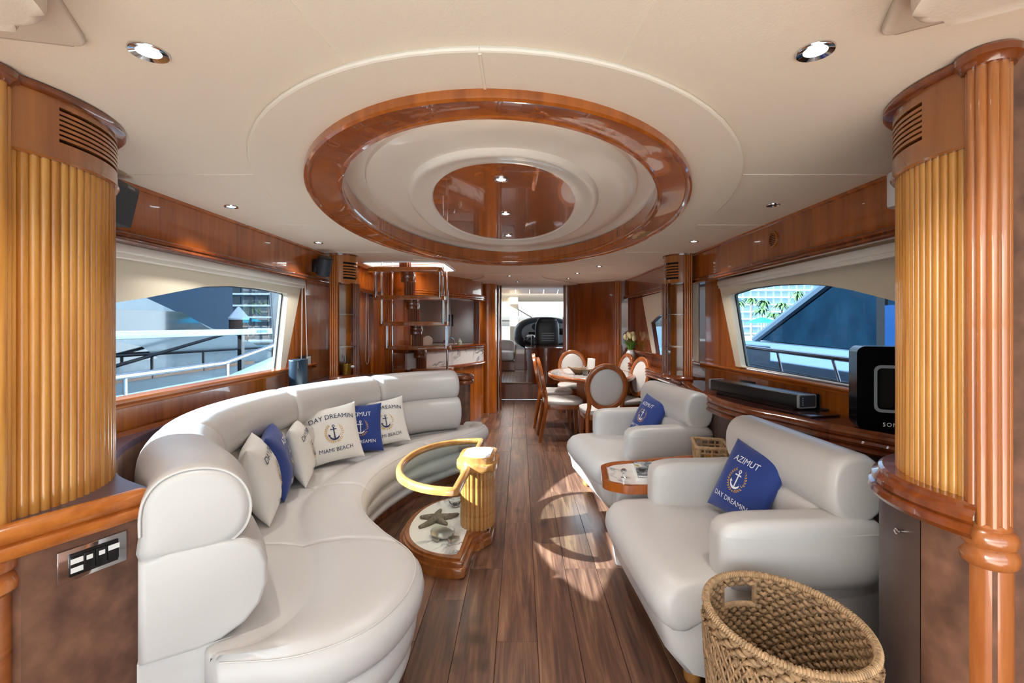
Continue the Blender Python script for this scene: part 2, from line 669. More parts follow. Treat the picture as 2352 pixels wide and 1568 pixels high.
M = {}
M['cherry'] = wood('cherry', '#8f4510', '#bb6a22', 'Z', scale=4)
M['cherry_x'] = wood('cherry_x', '#8f4510', '#bb6a22', 'Y', scale=4)
M['cherry_red'] = wood('cherry_red', '#8c430e', '#b25f1d', 'Z', scale=4)
M['mahogany'] = wood('mahogany', '#622a0c', '#864216', 'Z', scale=4)
M['honey'] = wood('honey', '#b0702c', '#d39a4c', 'Z', scale=6, coat=0.6, coat_rough=0.12, rand=0.06)
M['bronze_wood'] = wood('bronze_wood', '#8a4d20', '#ad6a31', 'Z', scale=3, rand=0.0, coat_rough=0.08)
M['orange_wood'] = wood('orange_wood', '#9a4f19', '#c07230', 'Y', scale=5, coat_rough=0.06)
M['gold_wood'] = wood('gold_wood', '#93602c', '#b98548', 'Y', scale=5, coat_rough=0.05)
M['table_wood'] = wood('table_wood', '#7a4219', '#9c5c28', 'Y', scale=5, coat_rough=0.06)
M['copper_wood'] = wood('copper_wood', '#955024', '#b8733e', 'Z', scale=4)
M['chairwood'] = wood('chairwood', '#86451c', '#a65d29', 'Z', scale=6, coat=0.6, coat_rough=0.1)
M['floorwood'] = floor_wood('plank_oak')
M['floorbase'] = mat('plank_joint', '#241611', 0.8)
M['teak'] = wood('teak', '#6e4a33', '#8b6447', 'Y', scale=8, coat=0.2, coat_rough=0.3)
M['leather'] = mat('white_leather', '#c8c5c2', 0.36, bump=0.22, bscale=11, spec=0.45)
M['piping'] = mat('white_piping', '#cfccc8', 0.45)
M['brown'] = mat('brown_suede', '#6e4c3b', 0.55, var=0.42, vscale=13, bump=0.08, bscale=90)
M['brown_dk'] = mat('brown_panel', '#54413a', 0.4, var=0.15, vscale=6)
M['ceiling'] = mat('cream_headliner', '#e3d5c3', 0.75, bump=0.05, bscale=160)
M['creamgloss'] = mat('cream_lacquer', '#eee5d8', 0.3, coat=0.35)
M['cream'] = mat('cream_panel', '#e3d9c3', 0.4)
M['blindrail'] = mat('white_blind_rail', '#ece8dd', 0.3)
M['marble'] = marble('white_marble')
M['marble_bar'] = marble('veined_marble', '#e2e0de', '#33383f', 2.6, amount=0.05)
M['chrome'] = mat('chrome', '#d8d8da', 0.08, metal=1.0)
M['steel'] = mat('brushed_steel', '#b9bbbd', 0.38, metal=0.55)
M['black'] = mat('black_plastic', '#101113', 0.35)
M['blackgloss'] = mat('black_lacquer', '#050506', 0.22, spec=0.3)
M['blackleather'] = mat('black_leather', '#141415', 0.35)
M['grille'] = mat('dark_grey_mesh', '#2a3038', 0.6)
M['navyplastic'] = mat('blue_black_plastic', '#10222f', 0.35)
M['greyplastic'] = mat('grey_plastic', '#8b8e90', 0.4)
M['blue'] = mat('royal_blue_canvas', '#14347e', 0.75, bump=0.15, bscale=40, sheen=0.2)
M['canvas'] = mat('white_canvas', '#dedcd6', 0.8, bump=0.15, bscale=40)
M['ink'] = mat('navy_print', '#1b2a52', 0.8)
M['inkwhite'] = mat('white_print', '#e6e8ee', 0.8)
M['wheat'] = mat('wheat_print', '#c89b4c', 0.8)
M['glass'] = clear_glass('clear_glass')
M['tableglass'] = glass_pane('table_glass', (0.86, 0.93, 0.90))
M['window'] = glass_pane('tinted_window', (0.45, 0.53, 0.60))
M['clearwindow'] = glass_pane('clear_window', (0.90, 0.93, 0.95))
M['mirror'] = mat('mirror', '#e8e6e2', 0.02, metal=1.0)
M['gold'] = mat('brass', '#b9953f', 0.22, metal=1.0)
M['wicker'] = mat('wicker', '#9c7c59', 0.7, var=0.35, vscale=38, bump=0.4, bscale=130)
M['wicker_lt'] = mat('wicker_rush', '#a98a66', 0.7, var=0.3, vscale=60, bump=0.3, bscale=150)
M['porcelain'] = mat('white_porcelain', '#dfe3e6', 0.2, coat=0.5)
M['petal'] = mat('cream_petal', '#eadfb0', 0.5)
M['leaf'] = mat('green_leaf', '#4f8a2c', 0.45, var=0.3, vscale=30)
M['white'] = mat('white_paint', '#e9e9e7', 0.35)
M['paper'] = mat('paper', '#e4e4e2', 0.6)
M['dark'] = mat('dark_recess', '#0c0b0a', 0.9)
M['star'] = mat('starfish', '#7d7263', 0.85, var=0.45, vscale=120, bump=0.8, bscale=160)
M['lamp'] = emit('lamp_white', (0.82, 0.95, 1.0), 9.0)
# ================================================================== THE SETTING
ZC = 2.03            # main ceiling
ZT = 0.87            # side counters
XM = -0.095          # centreline of the saloon

# ------------------------------------------------------------------ floor
fb = MB().b2(-2.05, 2.1, -0.40, 8.62, -0.06, -0.004)
floor = struct(fb.build('floor', M['floorbase']))
random.seed(4)
PW, PL = 0.178, 1.22
plank_me = {}
def plank(length, x, y0):
    key = round(length, 3)
    if key not in plank_me:
        m = MB().box((0, 0, -0.004), (PW - 0.0022, length - 0.0022, 0.008), bevel=0.0012, seg=1)
        plank_me[key] = m.mesh('plank', smooth=False)
        plank_me[key].materials.append(M['floorwood'])
    link('plank', plank_me[key], None, floor, loc=(x, y0 + length / 2, 0.0))
x = -0.103 + PW / 2 - 11 * PW
col = 0
while x < 1.98:
    y = -0.40 - random.choice((0.0, 0.305, 0.61, 0.915))
    while y < 8.5:
        y0 = max(y, -0.40)
        L = min(y + PL, 8.58) - y0
        if L > 0.1:
            plank(round(L / 0.005) * 0.005, x, y0)
        y += PL
    x += PW
    col += 1

# ------------------------------------------------------------------ ceiling
RC = (XM, 3.036)
A1, B1 = 1.012, 1.783       # outside of the wooden ring
A2, B2 = 0.872, 1.625       # inside of the wooden ring
stairhole = roundpoly([(-1.66, 4.82), (-0.80, 4.82), (-0.78, 5.7), (-1.66, 5.7)], 0.12, 5)
ce = fill2d([[(-2.1, -0.35), (2.1, -0.35), (2.1, 7.75), (-2.1, 7.75)], ell(RC[0], RC[1], 0.94, 1.70, 96), stairhole], ZC, ZC + 0.05)
ceiling = struct(ce.build('ceiling', M['ceiling'], smooth=False))
# raised band around the ring; forward of it the band narrows to a neck and widens again
rb = [(RC[0] + 1.226 * math.cos(t), RC[1] + 1.945 * math.sin(t)) for t in [math.radians(-90 + 4.0 * k) for k in range(0, 33)]]
rb += [(p.x, p.y) for p in spline([Vector(rb[-1]).to_3d(), Vector((0.50, 5.02, 0)), Vector((0.33, 5.6, 0)), Vector((0.27, 6.02, 0)), Vector((0.36, 6.5, 0)), Vector((0.72, 7.1, 0)), Vector((1.0, 7.7, 0))], 6)][1:]
lb = [(2 * XM - p[0], p[1]) for p in rb][::-1]
band_loop = rb + lb[:-1]
bd = fill2d([band_loop, ell(RC[0], RC[1], 0.94, 1.70, 96)], ZC - 0.016, ZC)
bd.build('ceiling_band', M['ceiling'], ceiling, smooth=False)
cord = MB()
cord.tube([(p[0], p[1], ZC - 0.009) for p in rb], 0.007, 8)
cord.build('band_edge', M['ceiling'], ceiling)
cord = MB()
cord.tube([(p[0], p[1], ZC - 0.009) for p in lb], 0.007, 8)
cord.build('band_edge', M['ceiling'], ceiling)
def seam(p, q, z=ZC, r=0.006):
    MB().tube([(p[0], p[1], z + 0.002), (q[0], q[1], z + 0.002)], r, 6).build('seam', M['ceiling'], ceiling)
for s in (-1, 1):
    X = lambda d: XM + s * d
    seam((X(1.06), 2.03), (X(1.72), 2.03))
    seam((X(1.17), 3.05), (X(1.72), 3.05))
    seam((X(0.90), 4.2), (X(1.72), 4.2))
    seam((X(0.66), 4.95), (X(1.60), 5.3))
    seam((X(0.38), 5.9), (X(1.60), 5.9))
    seam((X(0.45), 6.6), (X(1.60), 6.6))
    seam((X(0.345), 1.16), (X(0.43), 0.4))
seam((XM - 0.0, 1.095), (XM, 1.26), ZC - 0.016)
seam((XM - 0.5, 4.78), (XM - 0.95, 4.55), ZC - 0.016)
seam((XM + 0.34, 4.72), (XM + 0.46, 5.05), ZC - 0.016)
seam((XM - 0.36, 5.95), (XM + 0.36, 5.95), ZC - 0.016)
seam((XM - 0.42, 6.6), (XM + 0.42, 6.6), ZC - 0.016)
# padded pelmets over the aft door
for name, base, flange in (('pelmet', [(0.745, 0.93), (1.9, 0.22), (1.6, -0.25), (0.55, 0.45)], [(0.80, 1.045), (1.95, 0.34), (1.6, -0.3), (0.50, 0.45)]),
                           ('pelmet', [(-0.90, 0.925), (-2.0, 0.66), (-2.0, 0.0), (-0.63, 0.35)], [(-0.995, 1.08), (-2.05, 0.82), (-2.0, -0.1), (-0.60, 0.35)])):
    m = MB().prism(roundpoly(base, 0.10, 8), 1.945, 2.02, 0.025, 4)
    pe = m.build(name, M['ceiling'], ceiling, angle=60)
    MB().prism(roundpoly(flange, 0.03), 2.016, ZC, 0.006, 2).build('flange', M['ceiling'], pe, angle=60)

# ------------------------------------------------------------------ wooden ring, lacquered dome
ring_prof = [(0.072, ZC + 0.02), (0.076, ZC - 0.03), (0.074, ZC - 0.040), (0.066, ZC - 0.046), (0.056, ZC - 0.044), (0.050, ZC - 0.036),
             (0.044, ZC - 0.034), (-0.056, ZC - 0.030), (-0.060, ZC - 0.034), (-0.070, ZC - 0.036), (-0.078, ZC - 0.030), (-0.080, ZC - 0.02), (-0.076, ZC - 0.008), (-0.080, ZC + 0.0), (-0.080, ZC + 0.075), (-0.06, ZC + 0.08), (0.06, ZC + 0.08)]
mid = ell(RC[0], RC[1], (A1 + A2) / 2, (B1 + B2) / 2, 128)
rw = MB().sweep(mid, ring_prof, closed=True)
trim1 = struct(rw.build('trim_1', M['cherry_red'], angle=25))
def loft_rings(rings, n=96, p=2.15, cap=False):
    vs, fs = [], []
    for (a, b, z) in rings:
        for q in ell(RC[0], RC[1], a, b, n, p):
            vs.append((q[0], q[1], z))
    for i in range(len(rings) - 1):
        for k in range(n):
            l = (k + 1) % n
            fs.append((i * n + k, i * n + l, (i + 1) * n + l, (i + 1) * n + k))
    if cap:
        fs.append(tuple((len(rings) - 1) * n + k for k in range(n)))
    return MB().add(vs, fs)
Z0 = ZC
dome = loft_rings([(0.875, 1.63, Z0 + 0.072), (0.86, 1.60, Z0 + 0.088), (0.83, 1.52, Z0 + 0.098), (0.785, 1.385, Z0 + 0.100), (0.774, 1.364, Z0 + 0.099), (0.768, 1.354, Z0 + 0.084), (0.758, 1.342, Z0 + 0.079),
                   (0.70, 1.28, Z0 + 0.076), (0.60, 1.16, Z0 + 0.074), (0.566, 1.126, Z0 + 0.072), (0.558, 1.115, Z0 + 0.056), (0.546, 1.100, Z0 + 0.049), (0.53, 1.08, Z0 + 0.049), (0.50, 1.04, Z0 + 0.060), (0.46, 0.985, Z0 + 0.067), (0.437, 0.957, Z0 + 0.066), (0.43, 0.945, Z0 + 0.072), (0.43, 0.945, Z0 + 0.10)])
domeo = dome.build('dome', M['creamgloss'], ceiling, angle=35)
bull = loft_rings([(0.432, 0.947, Z0 + 0.074), (0.2, 0.44, Z0 + 0.0735), (0.02, 0.04, Z0 + 0.0735)], cap=True)
trim2 = struct(bull.build('trim_2', M['cherry_red']))

# ------------------------------------------------------------------ side walls
def vplate(line, z_of, loops, t=0.03, off=0.0):
    """upright plate along a plan line (p, q); loops given as (s, z), s metres along the line; off = metres towards the room"""
    p, q = Vector(line[0]), Vector(line[1])
    d = (q - p).normalized()
    nrm = Vector((d.y, -d.x))                       # right of the way
    if nrm.x * (XM - p.x) < 0:
        nrm = -nrm
    m = fill2d(loops, 0, t)
    out = MB()
    for (a, b, c) in m.v:
        w2 = p + d * a + nrm * (off - c)
        out.v.append((w2.x, w2.y, b))
    out.f = m.f
    return out

def on_line(u, v, line):
    """(s, z) where the view ray of pixel (u, v) meets the upright plane over a plan line"""
    p, q = Vector(line[0]), Vector(line[1])
    d = (q - p).normalized()
    a = (u - CX) / FPX
    # p + s d = y (a, 1)
    det = d.x * (-1) - d.y * (-a)
    s = (-p.x * (-1) - (-p.y) * (-a)) / det
    y = p.y + s * d.y
    return (s, EYE - (v - CY) / FPX * y)

LW = ((-1.90, 0.9), (-1.90, 7.9))
RW = ((1.985, 0.9), (1.70, 4.3))
RF = ((1.70, 4.3), (1.60, 7.2))

def wall_side(name, line, L, glasspts, creampts, nwin, aft_s):
    win = [on_line(u, v, line) for (u, v) in glasspts] + aft_s
    win = roundpoly(win, [0.02] * len(win), 4)
    crm = [on_line(u, v, line) for (u, v) in creampts]
    sx = [c for c in crm]
    crm_loop = sx + [(min(a[0] for a in aft_s) - 0.12, 1.80), (min(a[0] for a in aft_s) - 0.12, 1.03)]
    outer = [(0.0, 0.0), (L, 0.0), (L, ZC), (0.0, ZC)]
    hole = [(a, b) for (a, b) in win]
    cx_ = sum(a for a, b in hole) / len(hole); cz_ = sum(b for a, b in hole) / len(hole)
    big = [(cx_ + (a - cx_) * 1.035, cz_ + (b - cz_) * 1.06) for a, b in hole]
    wp = vplate(line, None, [outer, big], 0.05, 0.0)
    wo = struct(wp.build(name, M['cherry'], smooth=False))
    vplate(line, None, [[(a, b) for a, b in outer], big], 0.01, -0.051).build('outer_skin', M['white'], wo, smooth=False)
    cp = vplate(line, None, [crm_loop, hole], 0.070, 0.012)
    w = cp.build('window_%d' % nwin, M['cream'], None, smooth=False)
    struct(w)
    # rubber gasket and pane
    g = vplate(line, None, [hole], 0.006, -0.042)
    g.build('pane', M['window'], w, smooth=False)
    p, q = Vector(line[0]), Vector(line[1]); d = (q - p).normalized(); nr = Vector((d.y, -d.x))
    if nr.x * (XM - p.x) < 0: nr = -nr
    pts = [(p.x + d.x * a - nr.x * 0.035, p.y + d.y * a - nr.y * 0.035, b) for a, b in hole]
    MB().tube(pts, 0.006, 6, closed=True).build('gasket', M['black'], w)
    return wo, w, d, nr

gl_left = [(640, 853), (658, 674), (602, 663), (540, 657), (465, 658), (400, 670), (330, 684), (262, 694)]
cr_left = [(651, 853), (692, 640)]
wall_l, win1, _, _ = wall_side('wall_left', LW, 7.0, gl_left, cr_left, 1, [(0.75, 1.32), (0.62, 1.03)])
gl_right = [(1705, 841), (1679, 676), (1722, 662), (1780, 654), (1840, 652), (1900, 655), (1965, 667), (2058, 691)]
cr_right = [(1693, 841), (1652, 640)]
wall_r, win2, dR, nR = wall_side('wall_right', RW, (Vector(RW[1]) - Vector(RW[0])).length, gl_right, cr_right, 2, [(0.55, 1.30), (0.42, 1.03)])
gl_rf = [(1507, 812), (1496, 741), (1512, 726), (1530, 718), (1560, 716)]
cr_rf = [(1500, 812), (1477, 682)]
# forward right wall: glass runs aft behind the column
hole = [on_line(u, v, RF) for u, v in gl_rf] + [(0.30, 1.45), (0.25, 1.03)]
crm = [on_line(1500, 812, RF), on_line(1477, 682, RF), (0.15, 1.78), (0.15, 1.03)]
Lf = (Vector(RF[1]) - Vector(RF[0])).length
wf = vplate(RF, None, [[(0, 0), (Lf, 0), (Lf, ZC), (0, ZC)], hole], 0.05, 0.0)
wo = wf.build('panel', M['mahogany'], wall_r, smooth=False)
w3 = struct(vplate(RF, None, [crm, hole], 0.022, 0.012).build('window_3', M['cream'], None, smooth=False))
vplate(RF, None, [hole], 0.006, -0.042).build('pane', M['window'], w3, smooth=False)

# valances under the ceiling, with their double bead
def valance(x0, x1, y0, y1, wall, s, m='cherry_red'):
    v = MB().b2(min(x0, x1), max(x0, x1), y0, y1, 1.765, ZC)
    vo = v.build('valance', M[m], wall, smooth=False)
    pr = [(0, 1.755), (0.014, 1.753), (0.022, 1.760), (0.022, 1.768), (0.016, 1.776), (0.026, 1.782), (0.026, 1.792), (0.018, 1.799), (0, 1.800), (-0.02, 1.80), (-0.02, 1.753)]
    path = [(x0, y0), (x0, y1)] if s < 0 else [(x0, y1), (x0, y0)]
    MB().sweep(path, pr).build('bead', M['mahogany'], vo)
    pr2 = [(0, ZC - 0.018), (0.012, ZC - 0.014), (0.014, ZC), (-0.01, ZC), (-0.01, ZC - 0.018)]
    MB().sweep(path, pr2).build('bead', M['cherry_red'], vo)
    return vo
valance(-1.80, -1.96, 1.30, 7.8, wall_l, -1)
valance(1.605, 2.02, 1.35, 4.35, wall_r, 1)
valance(1.56, 1.80, 4.35, 7.2, wall_r, 1, 'mahogany')

# sills and the wood below the windows
sill_pr = [(0.0, 0.985), (0.03, 0.984), (0.044, 0.990), (0.046, 0.999), (0.038, 1.006), (0.050, 1.012), (0.052, 1.022), (0.044, 1.030), (0.0, 1.034), (-0.03, 1.034), (-0.03, 0.985)]
MB().sweep([(-1.90, 0.9), (-1.90, 4.26)], sill_pr).build('sill', M['cherry_x'], wall_l)
MB().sweep([(1.70, 4.3), (1.985, 0.9)], sill_pr).build('sill', M['cherry_x'], wall_r)
MB().sweep([(1.60, 7.2), (1.70, 4.3)], [(a * 0.9, b) for a, b in sill_pr]).build('sill', M['mahogany'], wall_r)

# aft returns beside the door, in brown suede, and the aft bulkhead around the wide door opening
bk = MB()
bk.b2(1.15, 2.1, 1.135, 1.175, 0, ZC)
wb = struct(bk.build('wall_back_right', M['brown'], smooth=False))
wbl = struct(MB().b2(-2.1, -1.36, 1.14, 1.18, 0, ZC).build('wall_back_left', M['brown'], smooth=False))

# forward bulkhead beside and behind the galley
fw = MB().b2(-2.05, -0.36, 8.25, 8.35, 0, 2.3)
wall_f = struct(fw.build('wall_front', M['cherry'], smooth=False))
# curved mahogany bulkhead to the right of the passage
bp = spline([Vector((0.80, 7.62, 0)), Vector((1.02, 7.42, 0)), Vector((1.25, 7.2, 0)), Vector((1.43, 7.06, 0)), Vector((1.66, 7.0, 0))], 6)
MB().sweep(bp, [(0, 0), (0.03, 0), (0.03, ZC), (0, ZC)]).build('bulkhead_panel', M['mahogany'], wall_f)
MB().b2(0.70, 0.80, 7.58, 7.74, 0, ZC, 0.012).build('door_jamb', M['mahogany'], wall_f, smooth=False)
MB().b2(0.80, 2.0, 7.66, 7.74, 0, 2.3).build('bulkhead_back', M['mahogany'], wall_f, smooth=False)

# wheelhouse shell
hd = MB().b2(-2.2, 2.2, 8.62, 13.0, 0.0, 0.30)
helm_floor = struct(hd.build('floor_wheelhouse', M['mahogany'], smooth=False))
random.seed(9)
tk = None
for k in range(15):
    m = MB().box((0, 0, 0), (0.058, 2.0, 0.010), bevel=0.001, seg=1)
    if tk is None:
        tk = m.mesh('teak_strip', smooth=False); tk.materials.append(M['teak'])
    link('teak_strip', tk, None, helm_floor, loc=(-0.36 + k * 0.062, 9.66, 0.305))
MB().b2(-0.42, 0.62, 8.60, 8.66, 0.285, 0.315, 0.01).build('step_nosing', M['teak'], helm_floor)
hc = MB().b2(-2.2, 2.2, 7.75, 11.3, 2.22, 2.27)
hc.b2(-2.2, 2.2, 7.70, 7.76, 1.99, 2.27)
helm_ceil = struct(hc.build('ceiling_wheelhouse', M['ceiling'], smooth=False))
# header of four cream panels above the windscreen
hp = None
for k in range(6):
    m = MB().prism([(0, 0), (0.335, 0), (0.335, 0.38), (0, 0.38)], 0, 0.02, 0.006, 2)
    if hp is None:
        hp = m.mesh('header_panel'); hp.materials.append(M['cream'])
    link('header_panel', hp, None, helm_ceil, loc=(-0.80 + k * 0.345, 11.25, 2.235), rot=(math.radians(-14), 0, 0))
MB().box((0.15, 11.78, 2.07), (3.6, 0.05, 0.24), rot=Matrix.Rotation(math.radians(30), 3, 'X')).build('header_rail', M['cream'], helm_ceil, smooth=False)
# windscreen frame: pillars, sill, panes
ws = MB()
ws.prism([(-0.26, 11.75), (-0.06, 11.75), (-0.06, 11.85), (-0.26, 11.85)], 0.3, 2.10, 0.02, 3)
win4 = struct(ws.build('window_4', M['cream']))
MB().b2(-2.2, 2.2, 11.8, 11.9, 0.3, 0.95).build('sill', M['white'], win4, smooth=False)
MB().b2(-0.75, -0.26, 11.80, 11.83, 1.46, 1.485).build('transom', M['black'], win4, smooth=False)
MB().b2(-0.05, 2.2, 11.86, 11.87, 0.95, 2.06).build('pane', M['clearwindow'], win4, smooth=False)
MB().b2(-1.6, -0.27, 11.86, 11.87, 0.95, 2.06).build('pane', M['clearwindow'], win4, smooth=False)
wl = MB().b2(-2.2, -2.1, 7.75, 11.8, 0.0, 2.25)  # unseen; closed to full height to block the sun
struct(wl.build('wall_wheelhouse_left', M['white'], smooth=False))
wl = MB().b2(2.1, 2.2, 7.75, 11.8, 0.0, 1.0)
struct(wl.build('wall_wheelhouse_right', M['white'], smooth=False))
# white stairwell up to the open deck
sh = MB()
for (x0, x1, y0, y1) in ((-1.72, -1.66, 4.76, 5.76), (-0.79, -0.73, 4.76, 5.76), (-1.72, -0.73, 4.76, 4.82), (-1.72, -0.73, 5.70, 5.76)):
    sh.b2(x0, x1, y0, y1, ZC + 0.05, ZC + 0.55)
sh.build('stairwell', M['white'], ceiling, smooth=False)
MB().tube([(p[0], p[1], ZC) for p in stairhole], 0.012, 8, closed=True).build('stairwell_edge', M['white'], ceiling)

# unseen, added aft: grey deck bounces sun to the ceiling, overhang blocks high sky
cd_ = MB().b2(-2.4, 2.4, -4.2, -0.41, -0.10, -0.01)
struct(cd_.build('floor_bounce_deck', mat('bounce_deck_grey', '#8a8782', 0.7, var=0.1), smooth=False))
ov_ = MB().b2(-2.4, 2.4, -2.6, -0.36, 2.12, 2.22)
struct(ov_.build('ceiling_sky_block', M['white'], smooth=False))

for s_, nm in ((-1, 'wall_sunblock_left'), (1, 'wall_sunblock_right')):  # unseen walls added to keep direct sun off the aft planks
    struct(MB().b2(min(s_ * 2.06, s_ * 2.1), max(s_ * 2.06, s_ * 2.1), -0.9, 1.16 if s_ < 0 else 1.135, 0, ZC).build(nm, M['brown'], smooth=False))
# ================================================================== COLUMNS AND COUNTERS
def wbuild(mb, name, material, root, **k):
    """part built in place under an unrotated root"""
    o = mb.build(name, material, root, **k)
    o.location = -Vector(root.location)
    return o

def mirror_lathe(mb, prof, c, seg, a0, a1, s):
    return mb.lathe(prof, c, seg, math.radians(a0), math.radians(a1), M=Matrix.Diagonal((s, 1, 1)))

def reed_mesh(r, h, name='reed', n=7):
    poly = [(r * math.cos(-PI / 2 + PI * k / n), r * math.sin(-PI / 2 + PI * k / n)) for k in range(n + 1)]
    return MB().prism(poly, 0, h).mesh(name)

def drum_column(label, C, R, s, a_start, a_end, slot_a0, zbase, ztam, sl0, sl1, r):
    root = thing('fluted_column', label, 'column', (C[0], C[1], zbase))
    zt, zb = ztam - zbase, 0.0
    core = MB()
    mirror_lathe(core, [(R - 0.012, 0), (R - 0.012, zt)], (0, 0, 0), 40, a_start - 8, a_end + 6, s)
    core.build('core', M['bronze_wood'], root)
    n = int(math.radians(a_end - a_start) * R / (2 * r + 0.0006))
    me = reed_mesh(r, zt); me.materials.append(M['honey'])
    for k in range(n):
        a = math.radians(a_start + (a_end - a_start) * (k + 0.5) / n)
        x, y = s * math.cos(a) * (R - 0.012), math.sin(a) * (R - 0.012)
        link('reed', me, None, root, loc=(x, y, 0), rot=(0, 0, a if s > 0 else PI - a))
    # band with the air slots
    b0, b1, t1 = zt - 0.006, sl0 - zbase, ZC - zbase
    s1 = sl1 - zbase
    bd = MB()
    mirror_lathe(bd, [(R - 0.02, b0), (R + 0.006, b0), (R + 0.010, b0 + 0.006), (R + 0.006, b0 + 0.012), (R + 0.004, b1), (R - 0.02, b1)], (0, 0, 0), 48, a_start - 6, a_end + 6, s)
    mirror_lathe(bd, [(R - 0.02, s1), (R + 0.004, s1), (R + 0.004, t1), (R - 0.02, t1)], (0, 0, 0), 48, a_start - 6, a_end + 6, s)
    mirror_lathe(bd, [(R - 0.02, b1 - 0.001), (R + 0.004, b1 - 0.001), (R + 0.004, s1 + 0.001), (R - 0.02, s1 + 0.001)], (0, 0, 0), 12, a_start - 6, slot_a0, s)
    band = bd.build('band', M['bronze_wood'], root)
    bk = MB()
    mirror_lathe(bk, [(R - 0.026, b1 - 0.01), (R - 0.026, s1 + 0.01)], (0, 0, 0), 30, slot_a0 - 4, a_end + 6, s)
    bk.build('slot_back', M['dark'], band)
    ns = 7
    ph = (s1 - b1) / ns
    for k in range(ns - 1):
        z0 = b1 + ph * (k + 0.70); z1 = b1 + ph * (k + 1.30)
        sl = MB()
        mirror_lathe(sl, [(R - 0.02, z0), (R + 0.004, z0), (R + 0.004, z1), (R - 0.02, z1), (R - 0.02, z0)], (0, 0, 0), 30, slot_a0 - 1, a_end + 6, s)
        sl.build('slat', M['bronze_wood'], band)
    cn = MB()
    mirror_lathe(cn, [(R - 0.01, t1 - 0.022), (R + 0.018, t1 - 0.020), (R + 0.028, t1 - 0.012), (R + 0.028, t1 - 0.004), (R + 0.020, t1), (R - 0.01, t1)], (0, 0, 0), 48, a_start - 8, a_end + 6, s)
    cn.build('cornice', M['mahogany'], root)
    return root

drum_l = drum_column('honey reeded quarter drum rising from the counter by the sofa, switch panel below', (-1.67, 1.36), 0.375, 1, -24, 92, -7, ZT, 1.842, 1.892, 1.990, 0.0118)
drum_r = drum_column('honey reeded quarter drum on the curved brown cupboard beside the wicker basket', (1.40, 1.25), 0.314, -1, -17, 92, 2, 0.952, 1.822, 1.878, 1.980, 0.0100)

def pilaster(label, P, s, mat_up, mat_lo, k=1.0, kr=1.0):
    """k < 1: a slimmer post whose ring sits higher"""
    root = thing('pilaster', label, 'pilaster', (P[0], P[1], 0))
    zz = lambda z: EYE - (EYE - z) * k
    z0, z1 = zz(0.815), ZC - 0.02
    MB().cyl((0, 0, z0), 0.046 * k * kr, z1 - z0, 24).build('shaft', M[mat_up], root)
    me = reed_mesh(0.0155 * k * kr, z1 - z0 - 0.02); me.materials.append(M[mat_up])
    for q in range(7):
        a = math.radians(-90 - s * 30 + (q - 3) * 37)
        link('reed', me, None, root, loc=(0.043 * k * kr * math.cos(a), 0.043 * k * kr * math.sin(a), z0), rot=(0, 0, a))
    cap = [(0, z1 - 0.02), (0.058 * k, z1 - 0.02), (0.066 * k, z1 - 0.008), (0.074 * k, z1 - 0.004), (0.074 * k, z1 + 0.012), (0.066 * k, z1 + 0.0199), (0, z1 + 0.0199)]
    MB().lathe(cap, (0, 0, 0), 28).build('capital', M['mahogany'], root)
    ring = [(0.04, 0.70), (0.066, 0.702), (0.076, 0.712), (0.078, 0.735), (0.070, 0.752), (0.066, 0.756), (0.074, 0.764), (0.076, 0.786), (0.068, 0.800), (0.058, 0.806), (0.060, 0.814), (0.054, 0.822), (0.04, 0.824)]
    MB().lathe([(r * k * kr, zz(z)) for r, z in ring], (0, 0, 0), 32).build('ring', M[mat_lo], root)
    MB().cyl((0, 0, 0), 0.062 * k * kr, zz(0.705), 28).build('foot', M[mat_lo], root)
    return root
pilaster('round fluted cherry post with a bead ring, beside brown suede wall', (1.118, 1.118), 1, 'copper_wood', 'copper_wood', 0.84, 0.85)
pilaster('fluted honey post at the frame edge beside the switch panel cupboard', (-1.352, 1.165), -1, 'honey', 'orange_wood')

# ------------------------------------------------------------------ left counter, running behind the sofa
cin = [Vector(p).to_3d() for p in ((-1.275, 1.195), (-1.205, 1.34), (-1.16, 1.45))]
cin2 = spline([Vector(p).to_3d() for p in ((-1.16, 1.46), (-1.40, 1.62), (-1.66, 1.95), (-1.79, 2.35), (-1.80, 2.8), (-1.73, 3.3), (-1.46, 3.92), (-1.05, 4.42), (-0.66, 4.60), (-0.52, 4.62))], 6)
loop = [(p.x, p.y) for p in cin + cin2] + [(-0.50, 4.70), (-0.54, 4.80), (-0.75, 4.84), (-1.85, 4.84), (-1.885, 4.84), (-1.885, 1.195)]
cab = thing('sideboard', 'brown suede sideboard with rounded wooden edge behind the curved sofa', 'sideboard', (-1.6, 2.5, 0))
ctop = MB().prism([(p[0], p[1]) for p in loop], ZT - 0.03, ZT)
wbuild(ctop, 'top', mat('dark_leather_top', '#54424a', 0.32, var=0.1, vscale=8), cab, smooth=False)
body = MB().prism([(p[0], p[1]) for p in loop], 0.0, ZT - 0.03)
wbuild(body, 'body', M['brown'], cab, smooth=False)
bead2 = [(-0.02, 0.792), (0.012, 0.790), (0.026, 0.797), (0.030, 0.812), (0.024, 0.826), (0.014, 0.832), (0.024, 0.838), (0.030, 0.850), (0.028, 0.868), (0.016, 0.880), (0.0, 0.882), (-0.02, 0.872)]
wbuild(MB().sweep([cin[0] - Vector((0.03, 0.062, 0))] + cin, bead2, ends=4, endlen=0.03, pinch=0.25), 'edge', M['orange_wood'], cab, angle=60)
far_edge = spline([Vector(p).to_3d() for p in ((-0.62, 4.60), (-0.53, 4.60), (-0.49, 4.68), (-0.54, 4.79), (-0.75, 4.84), (-1.3, 4.85))], 5)
wbuild(MB().sweep(far_edge[::-1], [(-a, b) for a, b in bead2]), 'edge', M['mahogany'], cab, angle=60)
